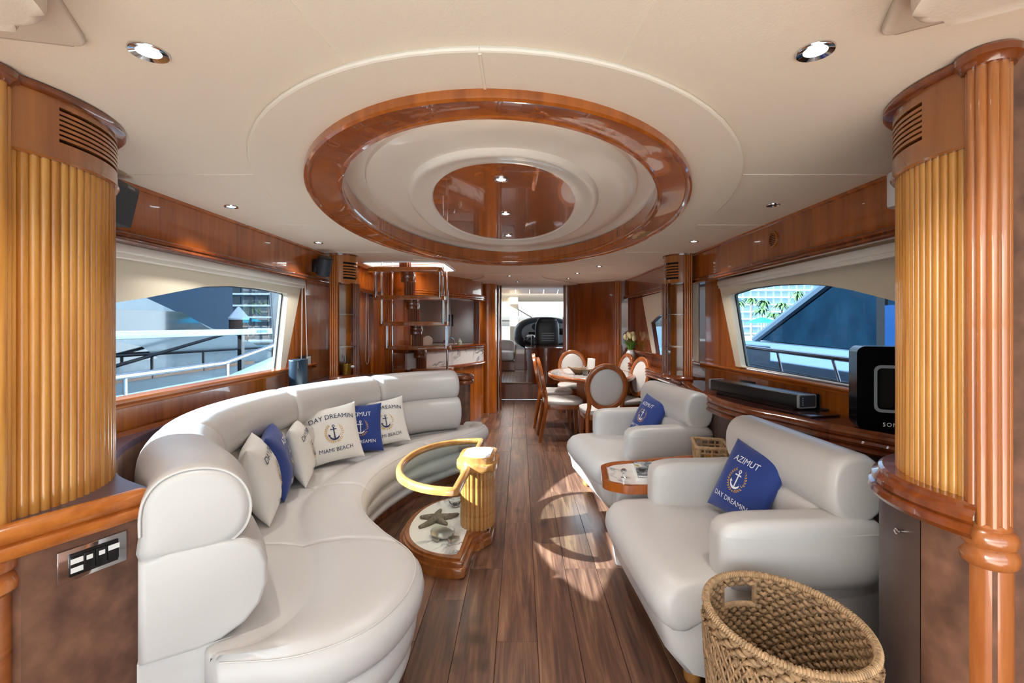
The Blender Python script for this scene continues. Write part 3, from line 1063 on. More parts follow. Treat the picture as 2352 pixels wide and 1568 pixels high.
# slatted vent at the back of the counter, near the window
for k in range(6):
    wbuild(MB().b2(-1.875 + k * 0.012, -1.869 + k * 0.012, 2.05, 2.9, ZT, ZT + 0.004), 'vent_slat', M['chairwood'], cab, smooth=False)

# switch panel on the cupboard front
p0, p1 = Vector((-1.275, 1.195, 0)), Vector((-1.16, 1.45, 0))
dd = (p1 - p0).normalized(); nn = Vector((dd.y, -dd.x, 0))
pc = Vector((-1.214, 1.328, 0.722)) + nn * 0.004
pan = thing('switch_panel', 'chrome switch plate with black switches and white paper labels on the suede cupboard', 'switch panel', pc, math.atan2(dd.y, dd.x))
MB().box((0, -0.001, 0), (0.158, 0.006, 0.088), bevel=0.002).build('plate', M['chrome'], pan)
MB().box((0, -0.006, 0), (0.112, 0.008, 0.062), bevel=0.002).build('frame', M['black'], pan)
for k in range(4):
    x = -0.042 + k * 0.028
    sw = MB().box((x, -0.0115, 0), (0.0262, 0.006, 0.050 if k in (1, 2) else 0.046), bevel=0.002).build('switch', M['black'], pan)
    if k == 0:
        for z in (-0.012, 0.012):
            MB().box((x, -0.015, z), (0.027, 0.001, 0.014)).build('paper_label', M['paper'], sw, smooth=False)
    elif k == 3:
        MB().box((x, -0.015, 0.014), (0.027, 0.001, 0.014)).build('paper_label', M['paper'], sw, smooth=False)
    else:
        MB().box((x, -0.015, 0.010), (0.014, 0.001, 0.012)).build('paper_label', M['paper'], sw, smooth=False)

# ------------------------------------------------------------------ right: curved cupboard under the drum
cup = thing('curved_cupboard', 'rounded brown cupboard with small chrome knob under the right reeded drum', 'cupboard', (1.40, 1.25, 0))
RL = 0.351
ZU = 0.952
for (a0, a1, nm) in ((-30, -3.9, 'side_panel'), (-3.5, 62, 'door')):
    m = MB()
    mirror_lathe(m, [(RL - 0.02, 0.06), (RL, 0.06), (RL, 0.89), (RL - 0.02, 0.89), (RL - 0.02, 0.06)], (0, 0, 0), 24, a0, a1, -1)
    o = m.build(nm, M['brown_dk'] if nm == 'door' else M['brown'], cup)
    if nm == 'door':
        door_o = o
m = MB(); mirror_lathe(m, [(RL - 0.03, 0.0), (RL - 0.03, 0.90)], (0, 0, 0), 30, -32, 90, -1)
m.build('carcass', M['mahogany'], cup)
a = math.radians(5)
kx, ky = -math.cos(a) * RL, math.sin(a) * RL
Mk = Matrix.Rotation(math.radians(-90), 3, 'Y')
MB().lathe([(0, 0), (0.006, 0.0), (0.0045, 0.010), (0.005, 0.015), (0.0085, 0.019), (0.0085, 0.022), (0, 0.024)], (kx, ky, 0.815), 16, M=Mk).build('knob', M['chrome'], door_o)
mp = [(-0.05, -0.082), (0.005, -0.082), (0.022, -0.076), (0.029, -0.064), (0.026, -0.050), (0.015, -0.044), (0.020, -0.037), (0.018, -0.025), (0.008, -0.018), (0.003, -0.013), (0.002, -0.005), (-0.008, 0.0), (-0.05, 0.0)]
m = MB(); mirror_lathe(m, [(RL + r, ZU + z) for r, z in mp], (0, 0, 0), 48, -24, 95, -1)
m.build('edge', M['mahogany'], cup, angle=25)
m = MB(); mirror_lathe(m, [(0, ZU - 0.003), (RL - 0.04, ZU - 0.003)], (0, 0, 0), 30, -24, 95, -1)
m.build('top', M['mahogany'], cup)

# ------------------------------------------------------------------ right counter: serpentine front edge
cf = spline([Vector(p).to_3d() for p in ((1.50, 4.30), (1.47, 4.12), (1.39, 3.62), (1.36, 3.22), (1.40, 2.90), (1.50, 2.66), (1.575, 2.42), (1.645, 2.27), (1.73, 2.10), (1.78, 1.85), (1.79, 1.5), (1.79, 1.22))], 8)
rc = thing('window_counter', 'serpentine cherry counter with brown leather front below the right window', 'counter', (1.7, 3.1, 0))
wall_pts = [(1.98, 1.75), (1.955, 1.85), (1.705, 4.27)]
polyR = [(p.x, p.y) for p in cf] + [(1.94, 1.22), (1.665, 4.30)]
wbuild(MB().prism(polyR, ZT - 0.03, ZT - 0.002), 'top', mat('dark_cherry_top', '#4a2320', 0.22, coat=0.5), rc, smooth=False)
bead3 = [(-0.03, 0.755), (0.004, 0.755), (0.020, 0.760), (0.028, 0.772), (0.024, 0.786), (0.014, 0.792), (0.022, 0.798), (0.026, 0.810), (0.020, 0.822), (0.012, 0.826), (0.020, 0.832), (0.022, 0.846), (0.014, 0.858), (0.004, 0.864), (-0.004, 0.874), (-0.03, 0.872)]
wbuild(MB().sweep(cf, bead3), 'edge', M['mahogany'], rc, angle=25)
Ls = arclen(cf)
cuts = [0, 0.42, 0.74, 1.0, 1.25, 1.6, 2.0, Ls[-1] - 0.01]
for s0, s1 in zip(cuts, cuts[1:]):
    wbuild(MB().sweep(cutpath(cf, s0 + 0.0015, s1 - 0.0015, 8), [(-0.05, 0.0), (-0.028, 0.0), (-0.028, 0.77), (-0.05, 0.77)]), 'front_panel', M['brown_dk'], rc)

# forward part of the counter, behind the dining table
rc2 = thing('dining_counter', 'dark counter with beaded edge carrying the tulip vase behind the dining chairs', 'counter', (1.6, 5.8, 0))
cf2 = spline([Vector(p).to_3d() for p in ((1.53, 7.02), (1.50, 6.5), (1.53, 5.6), (1.56, 4.75), (1.58, 4.5))], 5)
wbuild(MB().prism([(p.x, p.y) for p in cf2] + [(1.66, 4.55), (1.57, 7.02)], ZT - 0.03, ZT - 0.002), 'top', M['mahogany'], rc2, smooth=False)
wbuild(MB().sweep(cf2, [(a, b + 0.0) for a, b in bead3]), 'edge', M['mahogany'], rc2, angle=25)
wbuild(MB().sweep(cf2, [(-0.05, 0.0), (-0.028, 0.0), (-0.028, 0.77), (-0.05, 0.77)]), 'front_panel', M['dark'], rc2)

# ------------------------------------------------------------------ far columns with glass shelves
def fluted(w, z0, z1, n=4, depth=0.02):
    """flat post with n half-round flutes on its +X side, centred on Y"""
    m = MB().b2(-0.03, 0.0, -w / 2, w / 2, z0, z1)
    r = w / n / 2
    for k in range(n):
        y = -w / 2 + r * (2 * k + 1)
        poly = [(r * math.cos(-PI / 2 + PI * q / 6), y + r * math.sin(-PI / 2 + PI * q / 6)) for q in range(7)]
        m.prism(poly, z0, z1)
    return m

def shelf_column(label, C, R, s, material):
    root = thing('shelf_column', label, 'column', (C[0], C[1], ZT - 0.002))
    z = lambda h: h - ZT + 0.002
    bd = MB()
    zb, zt = z(1.765), z(ZC)
    ns = 6; s0, s1 = z(1.80), z(1.955)
    mirror_lathe(bd, [(R - 0.03, zb), (R, zb), (R, s0), (R - 0.03, s0)], (0, 0, 0), 24, -92, 70, s)
    mirror_lathe(bd, [(R - 0.03, s1), (R, s1), (R, zt), (R - 0.03, zt)], (0, 0, 0), 24, -92, 70, s)
    mirror_lathe(bd, [(R - 0.03, s0), (R, s0), (R, s1), (R - 0.03, s1)], (0, 0, 0), 6, -92, -60, s)
    band = bd.build('band', M['bronze_wood'], root)
    m = MB(); mirror_lathe(m, [(R - 0.02, s0), (R - 0.02, s1)], (0, 0, 0), 20, -64, 70, s); m.build('slot_back', M['dark'], band)
    ph = (s1 - s0) / ns
    for k in range(ns - 1):
        m = MB(); mirror_lathe(m, [(R - 0.02, s0 + ph * (k + 0.7)), (R, s0 + ph * (k + 0.7)), (R, s0 + ph * (k + 1.3)), (R - 0.02, s0 + ph * (k + 1.3))], (0, 0, 0), 20, -61, 70, s)
        m.build('slat', M['bronze_wood'], band)
    m = MB(); mirror_lathe(m, [(R - 0.01, zt - 0.015), (R + 0.010, zt - 0.013), (R + 0.012, zt), (R - 0.01, zt)], (0, 0, 0), 24, -92, 70, s); m.build('cornice', M['mahogany'], root)
    fl = fluted(0.078, 0.0, zt, 4).mesh('fluted_post'); fl.materials.append(M['cherry'])
    link('fluted_post', fl, None, root, loc=(-s * 0.0, -R + 0.0, 0.0), rot=(0, 0, -PI / 2))
    f2 = fluted(0.078, 0.0, zb, 4).mesh('fluted_post'); f2.materials.append(M['mahogany'])
    a = math.radians(12)
    link('fluted_post', f2, None, root, loc=(s * math.cos(a) * (R - 0.01), math.sin(a) * (R - 0.01), 0.0), rot=(0, 0, (a if s > 0 else PI - a) - s * 0.7))
    # mirror back, side panel and the shelves
    MB().b2(min(s * -0.04, s * 0.005), max(s * -0.04, s * 0.005), -R + 0.03, R * 0.35, 0, zb).build('mirror', M['mirror'], root, smooth=False)
    MB().b2(min(s * 0.0, s * R * 0.95), max(s * 0.0, s * R * 0.95), R * 0.30, R * 0.36, 0, zb).build('back_panel', M['cherry'], root, smooth=False)
    for h in (1.17, 1.47):
        pts = [(0, 0)] + [(s * R * 0.98 * math.cos(math.radians(t)), R * 0.98 * math.sin(math.radians(t))) for t in range(-80, 21, 10)]
        MB().prism(pts, z(h), z(h) + 0.008).build('glass_shelf', M['glass'], root, smooth=False)
    m = MB(); mirror_lathe(m, [(0, 0.0), (R + 0.03, 0.0), (R + 0.035, 0.012), (R + 0.02, 0.024), (R + 0.012, 0.045), (0, 0.045)], (0, 0, 0), 24, -100, 80, s); m.build('plinth', M['mahogany'], root)
    return root
shelf_column('vented niche column with glass shelves behind the sofa, brass pot inside', (-1.70, 4.42), 0.155, 1, 'cherry')
shelf_column('vented niche column with glass shelves between the right window and dining table', (1.535, 4.44), 0.165, -1, 'cherry')
# ================================================================== SOFA
sofa = thing('curved_sofa', 'long curved white leather sofa with rolled back along the left side', 'sofa', (-1.1, 2.8, 0))
Bc = spline([Vector(p).to_3d() for p in ((-0.965, 1.40), (-1.10, 1.60), (-1.36, 1.88), (-1.57, 2.30), (-1.63, 2.75), (-1.56, 3.22), (-1.30, 3.80), (-0.95, 4.22), (-0.61, 4.41))], 10)
LB = arclen(Bc)
def s_at_y(y):
    for i, p in enumerate(Bc):
        if p.y >= y:
            return LB[i]
    return LB[-1]
bs = [0.0, s_at_y(2.06), s_at_y(3.10), s_at_y(3.85), LB[-1]]
def superell(hn, hb, cn, cb, p=2.6, n=22):
    out = []
    for k in range(n):
        t = 2 * PI * k / n
        c, s = math.cos(t), math.sin(t)
        out.append((cn + hn * math.copysign(abs(c) ** (2 / p), c), cb + hb * math.copysign(abs(s) ** (2 / p), s)))
    return out
roll_pr = [(-0.143, 0.695), (-0.143, 0.77), (-0.143, 0.83), (-0.132, 0.882), (-0.098, 0.928), (-0.045, 0.951), (0.015, 0.952), (0.07, 0.935), (0.114, 0.898), (0.140, 0.845), (0.145, 0.788), (0.128, 0.738), (0.092, 0.706), (0.04, 0.692), (-0.05, 0.690)]
low_pr = [(-0.143, 0.40), (-0.143, 0.70), (-0.08, 0.72), (0.06, 0.722), (0.12, 0.712), (0.165, 0.68), (0.187, 0.62), (0.186, 0.55), (0.165, 0.49), (0.12, 0.44), (0.06, 0.41), (0.0, 0.40)]
def dense(pr):
    return [(p.x, p.y) for p in spline([Vector((a, b, 0)) for a, b in pr], 3, closed=True)]
roll_pr = dense(roll_pr)
base_pr = [(-0.143, 0.0), (-0.143, 0.41), (0.09, 0.41), (0.09, 0.0)]
for i in range(4):
    seg = cutpath(Bc, bs[i] + (0.0 if i == 0 else 0.002), bs[i + 1] - 0.002, 14)
    ro = wbuild(MB().sweep(seg, roll_pr, ends=6, endlen=0.05, pinch=0.24), 'back_roll', M['leather'], sofa, angle=75)
    lo = wbuild(MB().sweep(seg, low_pr, ends=4, endlen=0.03, pinch=0.12), 'back_cushion', M['leather'], sofa, angle=75)
wbuild(MB().sweep(cutpath(Bc, 0.012, LB[-1] - 0.01, 40), base_pr), 'back_base', M['leather'], sofa)
# piping on the near end of roll and cushion
def end_piping(prof, t_at, k0, k1, parent):
    p = Bc[0]; t = (Bc[1] - Bc[0]).normalized(); r = Vector((t.y, -t.x, 0))
    cn = sum(a for a, b in prof) / len(prof); cb = sum(b for a, b in prof) / len(prof)
    pts = []
    N = len(prof)
    for k in range(k0, k1 + 1):
        a, b = prof[k % N]
        q = p + t * 0.012 + r * (cn + (a - cn) * 0.955) + Vector((0, 0, cb + (b - cb) * 0.955))
        pts.append(q)
    wbuild(MB().tube(pts, 0.0042, 6), 'piping', M['piping'], parent)
end_piping(roll_pr, 0, 3, 38, sofa)
end_piping(low_pr, 0, 3, 9, sofa)

pairs = [((-0.945, 1.400), (-0.86, 1.325)), ((-0.985, 1.50), (-0.62, 1.365)), ((-1.04, 1.60), (-0.455, 1.50)), ((-1.12, 1.74), (-0.385, 1.72)),
         ((-1.28, 1.96), (-0.43, 1.97)), ((-1.40, 2.22), (-0.64, 2.22)), ((-1.475, 2.50), (-0.82, 2.48)), ((-1.50, 2.80), (-0.905, 2.80)),
         ((-1.45, 3.20), (-0.90, 3.18)), ((-1.25, 3.64), (-0.765, 3.66)), ((-1.00, 4.00), (-0.56, 3.98)), ((-0.75, 4.22), (-0.385, 4.26)),
         ((-0.63, 4.34), (-0.315, 4.47)), ((-0.60, 4.44), (-0.36, 4.58)), ((-0.62, 4.50), (-0.50, 4.585))]
NI = 8
Ipath = spline([Vector(p[0]).to_3d() for p in pairs], NI)
Fpath = spline([Vector(p[1]).to_3d() for p in pairs], NI)
NT = len(Ipath)
def seat_ring(t, prof):
    """t in control-point units; prof: list of (w or None, offset, z)"""
    f = t * NI
    i = min(int(f), NT - 2); g = f - i
    I = Ipath[i].lerp(Ipath[i + 1], g); F = Fpath[i].lerp(Fpath[i + 1], g)
    d = (F - I); L = d.length; d = d / L
    return [(I + d * (L * w + off)) + Vector((0, 0, z)) for (w, off, z) in prof]
seat_prof = [(0, 0.0, 0.30), (0, 0.0, 0.398), (0.18, 0, 0.408), (0.34, 0, 0.410), (0.42, 0, 0.404), (0.455, 0, 0.396), (0.49, 0, 0.406), (0.56, 0, 0.420), (0.68, 0, 0.434), (0.84, 0, 0.434),
             (1, -0.055, 0.424), (1, -0.02, 0.408), (1, 0.004, 0.382), (1, 0.012, 0.348), (1, 0.006, 0.312), (1, -0.012, 0.286), (1, -0.045, 0.275), (0.5, 0, 0.28)]
def seat_piece(t0, t1, prof, n, name, material, pinch=0.010, ends=True):
    ts = [t0 + (t1 - t0) * k / n for k in range(n + 1)]
    zc = sum(p[2] for p in prof) / len(prof)
    vs, fs = [], []
    m = len(prof)
    rings = []
    e = 0.035
    if ends:
        for q, sc in ((0.0, 0.72), (0.25, 0.88), (0.6, 0.965), (1.0, 1.0)):
            rings.append((t0 + e * 2.5 * q, sc))
        rings += [(t, 1.0) for t in ts[1:-1] if t0 + e * 2.5 < t < t1 - e * 2.5]
        for q, sc in ((1.0, 1.0), (0.6, 0.965), (0.25, 0.88), (0.0, 0.72)):
            rings.append((t1 - e * 2.5 * q, sc))
    else:
        rings = [(t, 1.0) for t in ts]
    for t, sc in rings:
        R = seat_ring(t, prof)
        for p, q in zip(R, prof):
            zz = zc + (q[2] - zc) * (sc if q[2] > zc else 1.0)
            vs.append(Vector((p.x, p.y, zz)))
    for i in range(len(rings) - 1):
        for k in range(m):
            l = (k + 1) % m
            fs.append((i * m + k, (i + 1) * m + k, (i + 1) * m + l, i * m + l))
    fs.append(tuple(range(m))); fs.append(tuple((len(rings) - 1) * m + k for k in range(m))[::-1])
    return wbuild(MB().add(vs, fs), name, material, sofa, angle=75)
seat_cuts = [0.0, 4.45, 7.0, 9.3, 14.0]
for a, b in zip(seat_cuts, seat_cuts[1:]):
    sp = seat_piece(a + 0.003, b - 0.003, seat_prof, 22, 'seat_cushion', M['leather'])
tier2 = [(0.3, 0, 0.285), (1, -0.055, 0.285), (1, -0.028, 0.268), (1, -0.016, 0.235), (1, -0.022, 0.19), (1, -0.045, 0.155), (1, -0.08, 0.145), (0.3, 0, 0.145)]
seat_piece(0.02, 13.9, tier2, 60, 'front_roll', M['leather'], ends=False)
tier3 = [(0.3, 0, 0.15), (1, -0.075, 0.15), (1, -0.05, 0.135), (1, -0.04, 0.11), (1, -0.05, 0.085), (1, -0.075, 0.075), (0.3, 0, 0.075)]
seat_piece(0.03, 13.85, tier3, 60, 'front_roll', M['leather'], ends=False)
plinth = [(0.25, 0, 0.08), (1, -0.10, 0.08), (1, -0.10, 0.0), (0.25, 0, 0.0)]
seat_piece(0.05, 13.8, plinth, 60, 'plinth', M['mahogany'], ends=False)
# stitched seam round the front of the seat
seam_pts = [seat_ring(0.06 + (13.7) * k / 140, [(1, -0.022, 0.4105)])[0] for k in range(141)]
wbuild(MB().tube(seam_pts, 0.0022, 5), 'stitching', M['piping'], sofa)
# ================================================================== CUSHIONS
def pillow_fn(w, h, t):
    def zf(x, y):
        u, v = min(1.0, abs(x) / (w / 2)), min(1.0, abs(y) / (h / 2))
        return t / 2 * max(0.0, (1 - u ** 2.6)) ** 0.55 * max(0.0, (1 - v ** 2.6)) ** 0.55
    return zf

def emblem(w, zf, col, wheat):
    """anchor inside a wheat wreath, as polygons (list of outlines in plan)"""
    s = w / 0.42
    A, W = [], []
    def rect(cx, cy, hx, hy, n=6):
        A.append([(cx - hx, cy - hy), (cx + hx, cy - hy), (cx + hx, cy + hy), (cx - hx, cy + hy)])
    for k in range(5):
        y0 = -0.050 + k * 0.019
        rect(0, y0 + 0.0095, 0.0048, 0.0098)
    for k in range(4):
        rect(-0.0225 + k * 0.015, 0.030, 0.0078, 0.0042)
    N = 14
    for k in range(N):
        a0, a1 = 2 * PI * k / N, 2 * PI * (k + 1) / N
        A.append([(0.0065 * math.cos(a0), 0.056 + 0.0065 * math.sin(a0)), (0.0125 * math.cos(a0), 0.056 + 0.0125 * math.sin(a0)), (0.0125 * math.cos(a1), 0.056 + 0.0125 * math.sin(a1)), (0.0065 * math.cos(a1), 0.056 + 0.0065 * math.sin(a1))])
    N = 12
    for k in range(N):
        a0, a1 = math.radians(200 + 140 * k / N), math.radians(200 + 140 * (k + 1) / N)
        w0 = 0.004 + 0.008 * math.sin(PI * k / N); w1 = 0.004 + 0.008 * math.sin(PI * (k + 1) / N)
        c = (0, -0.010)
        A.append([(c[0] + (0.044 - 0.003) * math.cos(a0), c[1] + (0.044 - 0.003) * math.sin(a0)), (c[0] + (0.044 + w0) * math.cos(a0), c[1] + (0.044 + w0) * math.sin(a0)), (c[0] + (0.044 + w1) * math.cos(a1), c[1] + (0.044 + w1) * math.sin(a1)), (c[0] + (0.044 - 0.003) * math.cos(a1), c[1] + (0.044 - 0.003) * math.sin(a1))])
    for sg in (-1, 1):
        A.append([(sg * 0.050, -0.006), (sg * 0.030, -0.022), (sg * 0.051, -0.030)])
    for sg in (-1, 1):
        for k in range(11):
            a = math.radians(-80 + 130 * k / 10)
            cx, cy = sg * 0.070 * math.cos(a), -0.002 + 0.078 * math.sin(a)
            for side in (-1, 1):
                tx, ty = -sg * math.sin(a), math.cos(a)
                ca, sa = math.cos(0.55 * side), math.sin(0.55 * side)
                dx, dy = tx * ca - ty * sa, tx * sa + ty * ca
                L, H = 0.019, 0.0038
                W.append([(cx, cy), (cx + dx * L * 0.5 - dy * H, cy + dy * L * 0.5 + dx * H), (cx + dx * L, cy + dy * L), (cx + dx * L * 0.5 + dy * H, cy + dy * L * 0.5 - dx * H)])
    W.append([(0.009 * math.cos(PI / 2 + 2 * PI * k / 10) * (1 if k % 2 == 0 else 0.45), -0.082 + 0.009 * math.sin(PI / 2 + 2 * PI * k / 10) * (1 if k % 2 == 0 else 0.45)) for k in range(10)])
    def mk(polys):
        m = MB()
        for p in polys:
            m.add([(x * s, y * s, zf(x * s, y * s) + 0.0022) for x, y in p], [tuple(range(len(p)))])
        return m
    return mk(A), mk(W)

def pillow(label, blue, pos, yaw, lean, roll, w=0.42, h=0.42, t=0.15, group=None):
    """upright cushion; yaw = direction its printed face looks (degrees, 0 = +X), lean = degrees tipped back"""
    root = thing('throw_pillow', label, 'pillow', pos, 0, group)
    zf = pillow_fn(w, h, t)
    n = 18
    vs, fs = [], []
    for sg in (1, -1):
        base = len(vs)
        for i in range(n + 1):
            for j in range(n + 1):
                u, v = math.sin((-1 + 2 * i / n) * PI / 2), math.sin((-1 + 2 * j / n) * PI / 2)
                pin = 0.085
                x = w / 2 * u * (1 - pin * (1 - v * v))
                y = h / 2 * v * (1 - pin * (1 - u * u))
                z = zf(w / 2 * u, h / 2 * v) * sg
                z += 0.004 * math.sin(7 * u + 3 * v) * (1 - u * u) * (1 - v * v)
                vs.append((x, y, z))
        for i in range(n):
            for j in range(n):
                a = base + i * (n + 1) + j
                q = (a, a + n + 1, a + n + 2, a + 1)
                fs.append(q if sg > 0 else q[::-1])
    Mx = Matrix.Rotation(math.radians(yaw), 3, 'Z') @ Matrix.Rotation(math.radians(-lean), 3, 'Y') @ Matrix(((0, 0, 1), (1, 0, 0), (0, 1, 0))) @ Matrix.Rotation(math.radians(roll), 3, 'Z')
    def put(mb):
        mb.v = [tuple(Mx @ Vector(p)) for p in mb.v]
        return mb
    zoff = min((Mx @ Vector(p)).z for p in vs)
    root.location = Vector(pos) - Vector((0, 0, zoff))
    put(MB().add(vs, fs)).build('cover', M['blue'] if blue else M['canvas'], root, angle=80)
    ed = []
    for i in range(41):
        v = -1 + 2 * i / 40
        ed.append((w / 2 * (1 - 0.055 * (1 - v * v)), h / 2 * v, 0))
    def text(s, size, y, curve, spacing=1.0):
        V, F = text_mesh(s, size * w / 0.46, spacing)
        y = y * w / 0.44
        m = MB()
        out = []
        for p in V:
            yy = y + p.y - curve * p.x * p.x
            out.append((p.x, yy, zf(p.x, yy) + 0.0022))
        return m.add(out, F)
    if blue:
        top, bot, c = 'AZIMUT', 'DAY DREAMIN', M['inkwhite']
        put(text(top, 0.058, 0.118, -0.0)).build('lettering', c, root, smooth=False)
        put(text(bot, 0.044, -0.130, 0.0)).build('lettering', c, root, smooth=False)
    else:
        top, bot, c = 'DAY DREAMIN', 'MIAMI BEACH', M['ink']
        put(text(top, 0.054, 0.128, 0.9)).build('lettering', c, root, smooth=False)
        put(text(bot, 0.044, -0.132, -0.2)).build('lettering', c, root, smooth=False)
    a, wth = emblem(w * 0.86, zf, None, None)
    put(a).build('anchor_print', c, root, smooth=False)
    put(wth).build('wreath_print', M['wheat'], root, smooth=False)
    return root

pillow('white cushion nearest the camera on the sofa, seen edge-on in front of a blue one', False, (-1.335, 2.40, 0.412), 27, 14, 0, 0.42, 0.39, 0.18)
pillow('blue cushion sandwiched between two white ones on the curve of the sofa', True, (-1.40, 2.69, 0.412), 24, 14, 4, 0.39, 0.375, 0.15)
pillow('white cushion behind the edge-on blue one on the curve of the sofa', False, (-1.375, 2.93, 0.412), 20, 14, 0, 0.38, 0.36, 0.15)
pillow('white anchor cushion lettered in navy, in front of the flat blue one on the sofa', False, (-1.315, 3.27, 0.412), -56, 20, 5, 0.385, 0.40, 0.14)
pillow('blue cushion on the sofa half hidden between two white anchor cushions', True, (-1.225, 3.55, 0.412), -58, 18, -2, 0.36, 0.37, 0.11)
pillow('white anchor cushion standing farthest along the sofa back', False, (-1.085, 3.73, 0.412), -58, 18, 5, 0.37, 0.37, 0.11)

# ================================================================== COFFEE TABLE
ct = thing('coffee_table', 'half-oval coffee table with glass top, marble base and reeded wooden pedestal', 'table', (-0.33, 3.05, 0), math.radians(-3))
# local frame: x to the right (flat side at x ~ 0), y forward
def dshape(x0, yr, bulge, r, n=30, lobe=None):
    """flat right side with rounded corners, half ellipse to the left"""
    pts = []
    for k in range(n + 1):
        a = PI / 2 + PI * k / n
        c, s = math.cos(a), math.sin(a)
        pts.append((x0 - 0.03 + bulge * c, yr * math.copysign(abs(s) ** 0.9, s)))
    # right side corners
    pts += [(x0 - 0.008, -yr + 0.012), (x0, -yr + 0.05)]
    if lobe:
        pts += [(x0, -lobe[1] - 0.03), (x0 + 0.03, -lobe[1]), (x0 + lobe[0] - 0.045, -lobe[1]), (x0 + lobe[0], -lobe[1] + 0.06), (x0 + lobe[0], lobe[1] - 0.06), (x0 + lobe[0] - 0.045, lobe[1]), (x0 + 0.03, lobe[1]), (x0, lobe[1] + 0.03)]
    pts += [(x0, yr - 0.05), (x0 - 0.008, yr - 0.012)]
    return pts
base = dshape(0.06, 0.52, 0.46, 0.03, lobe=(0.10, 0.17))
MB().prism(base, 0.0, 0.055, 0.012, 3).build('base', M['table_wood'], ct)
def inset(poly, d):
    out = []
    N = len(poly)
    for i in range(N):
        p = Vector(poly[i]); a = Vector(poly[i - 1]); b = Vector(poly[(i + 1) % N])
        t = (b - a).normalized(); n = Vector((-t.y, t.x))
        out.append(tuple(p + n * d))
    return out
MB().prism(inset(base, 0.018), 0.05, 0.085, 0.010, 3).build('base_rim', M['table_wood'], ct)
MB().prism(inset(base, 0.034), 0.08, 0.098, 0.008, 3).build('base_rim', M['table_wood'], ct)
MB().prism(dshape(0.005, 0.445, 0.345, 0.03), 0.09, 0.1005).build('marble_slab', M['marble'], ct, smooth=False)
# pedestal: oval core with reeds
px_, py_ = 0.055, 0.0
core = ell(px_, py_, 0.098, 0.135, 40, 2.3)
MB().prism(core, 0.098, 0.475).build('pedestal', M['gold_wood'], ct)
me = reed_mesh(0.0135, 0.375); me.materials.append(M['gold_wood'])
for k in range(26):
    a = 2 * PI * k / 26
    p = ell(px_, py_, 0.098, 0.135, 26, 2.3)[k]
    q = ell(px_, py_, 0.098, 0.135, 520, 2.3)
    i = k * 20
    t = Vector(q[(i + 1) % 520]) - Vector(q[i - 1])
    link('reed', me, None, ct, loc=(p[0], p[1], 0.0985), rot=(0, 0, math.atan2(-t.x, t.y)))
cap = roundpoly([(px_ - 0.13, -0.10), (px_ - 0.05, -0.165), (px_ + 0.09, -0.165), (px_ + 0.135, -0.11), (px_ + 0.135, 0.11), (px_ + 0.09, 0.165), (px_ - 0.05, 0.165), (px_ - 0.13, 0.10)], 0.05, 4)
MB().prism(cap, 0.465, 0.512, 0.012, 3).build('cap', M['gold_wood'], ct)
cap2 = inset(cap, 0.018)
capo = MB().prism(cap2, 0.507, 0.547, 0.012, 3).build('cap', M['gold_wood'], ct)
MB().prism(inset(cap, 0.045), 0.542, 0.551).build('marble_inlay', M['marble_bar'], capo, smooth=False)
# glass leaf in its wooden rim
top = dshape(0.03, 0.565, 0.445, 0.03)
top_in = dshape(0.003, 0.525, 0.405, 0.03)
m = fill2d([top, top_in], 0.468, 0.505)
rim = MB().sweep([Vector(p).to_3d() for p in inset(top, 0.02)][::-1], [(-0.021, 0.468), (0.012, 0.466), (0.021, 0.474), (0.023, 0.490), (0.017, 0.503), (0.006, 0.509), (-0.010, 0.507), (-0.021, 0.496)], closed=True)
rim.build('rim', M['gold_wood'], ct, angle=60)
MB().prism(top_in, 0.480, 0.490).build('glass_top', M['tableglass'], ct, smooth=False)

# starfish, glass fish dish and small glass bowl on the marble
sf = thing('starfish', 'dried grey-brown starfish lying on the marble base of the coffee table', 'starfish', (-0.545, 3.06, 0.1005), math.radians(20))
arms = []
for k in range(5):
    a = 2 * PI * k / 5 + (0.0, 0.12, -0.1, 0.15, -0.05)[k]
    L = (0.155, 0.15, 0.12, 0.16, 0.115)[k]
    m = MB()
    pts = [(0.0, 0, 0.02)] + [(L * q * math.cos(a + 0.25 * (q - 0.3) * (-1) ** k), L * q * math.sin(a + 0.25 * (q - 0.3) * (-1) ** k), 0.018 - 0.010 * q + 0.012 * max(0, q - 0.7)) for q in (0.2, 0.4, 0.6, 0.8, 0.95, 1.0)]
    arms.append((pts, [0.024, 0.0235, 0.021, 0.018, 0.0145, 0.010, 0.004]))
m = MB()
for pts, rs in arms:
    m.tube(pts, rs, 10)
m.puff((0, 0, 0.019), (0.034, 0.034, 0.019), 2.2, 5)
m.build('body', M['star'], sf, angle=80)

fd = thing('fish_dish', 'clear glass fish-shaped dish on the marble by the table edge', 'dish', (-0.475, 2.82, 0.1005), math.radians(-35))
MB().puff((0, 0, 0.028), (0.075, 0.052, 0.026), 2.2, 8).build('body', clear_glass('amber_glass', (0.95, 0.92, 0.84), 0.35, 1.25), fd, angle=80)
MB().prism(roundpoly([(0.06, -0.012), (0.115, -0.04), (0.105, 0), (0.115, 0.04), (0.06, 0.012)], 0.01, 3), 0.004, 0.022, 0.005).build('tail', bpy.data.materials['amber_glass'], fd)
for sg in (-1, 1):
    MB().prism(roundpoly([(-0.03, sg * 0.045), (0.03, sg * 0.045), (0.045, sg * 0.075), (-0.01, sg * 0.07)][::sg], 0.01, 3), 0.008, 0.02, 0.004).build('fin', bpy.data.materials['amber_glass'], fd)
gb = MB().lathe([(0, 0), (0.022, 0), (0.03, 0.006), (0.042, 0.03), (0.045, 0.045), (0.041, 0.045), (0.036, 0.03), (0.02, 0.012), (0, 0.01)], (0, 0, 0), 24)
o = gb.build('glass_bowl', M['glass']); o.location = (-0.46, 3.30, 0.1005)
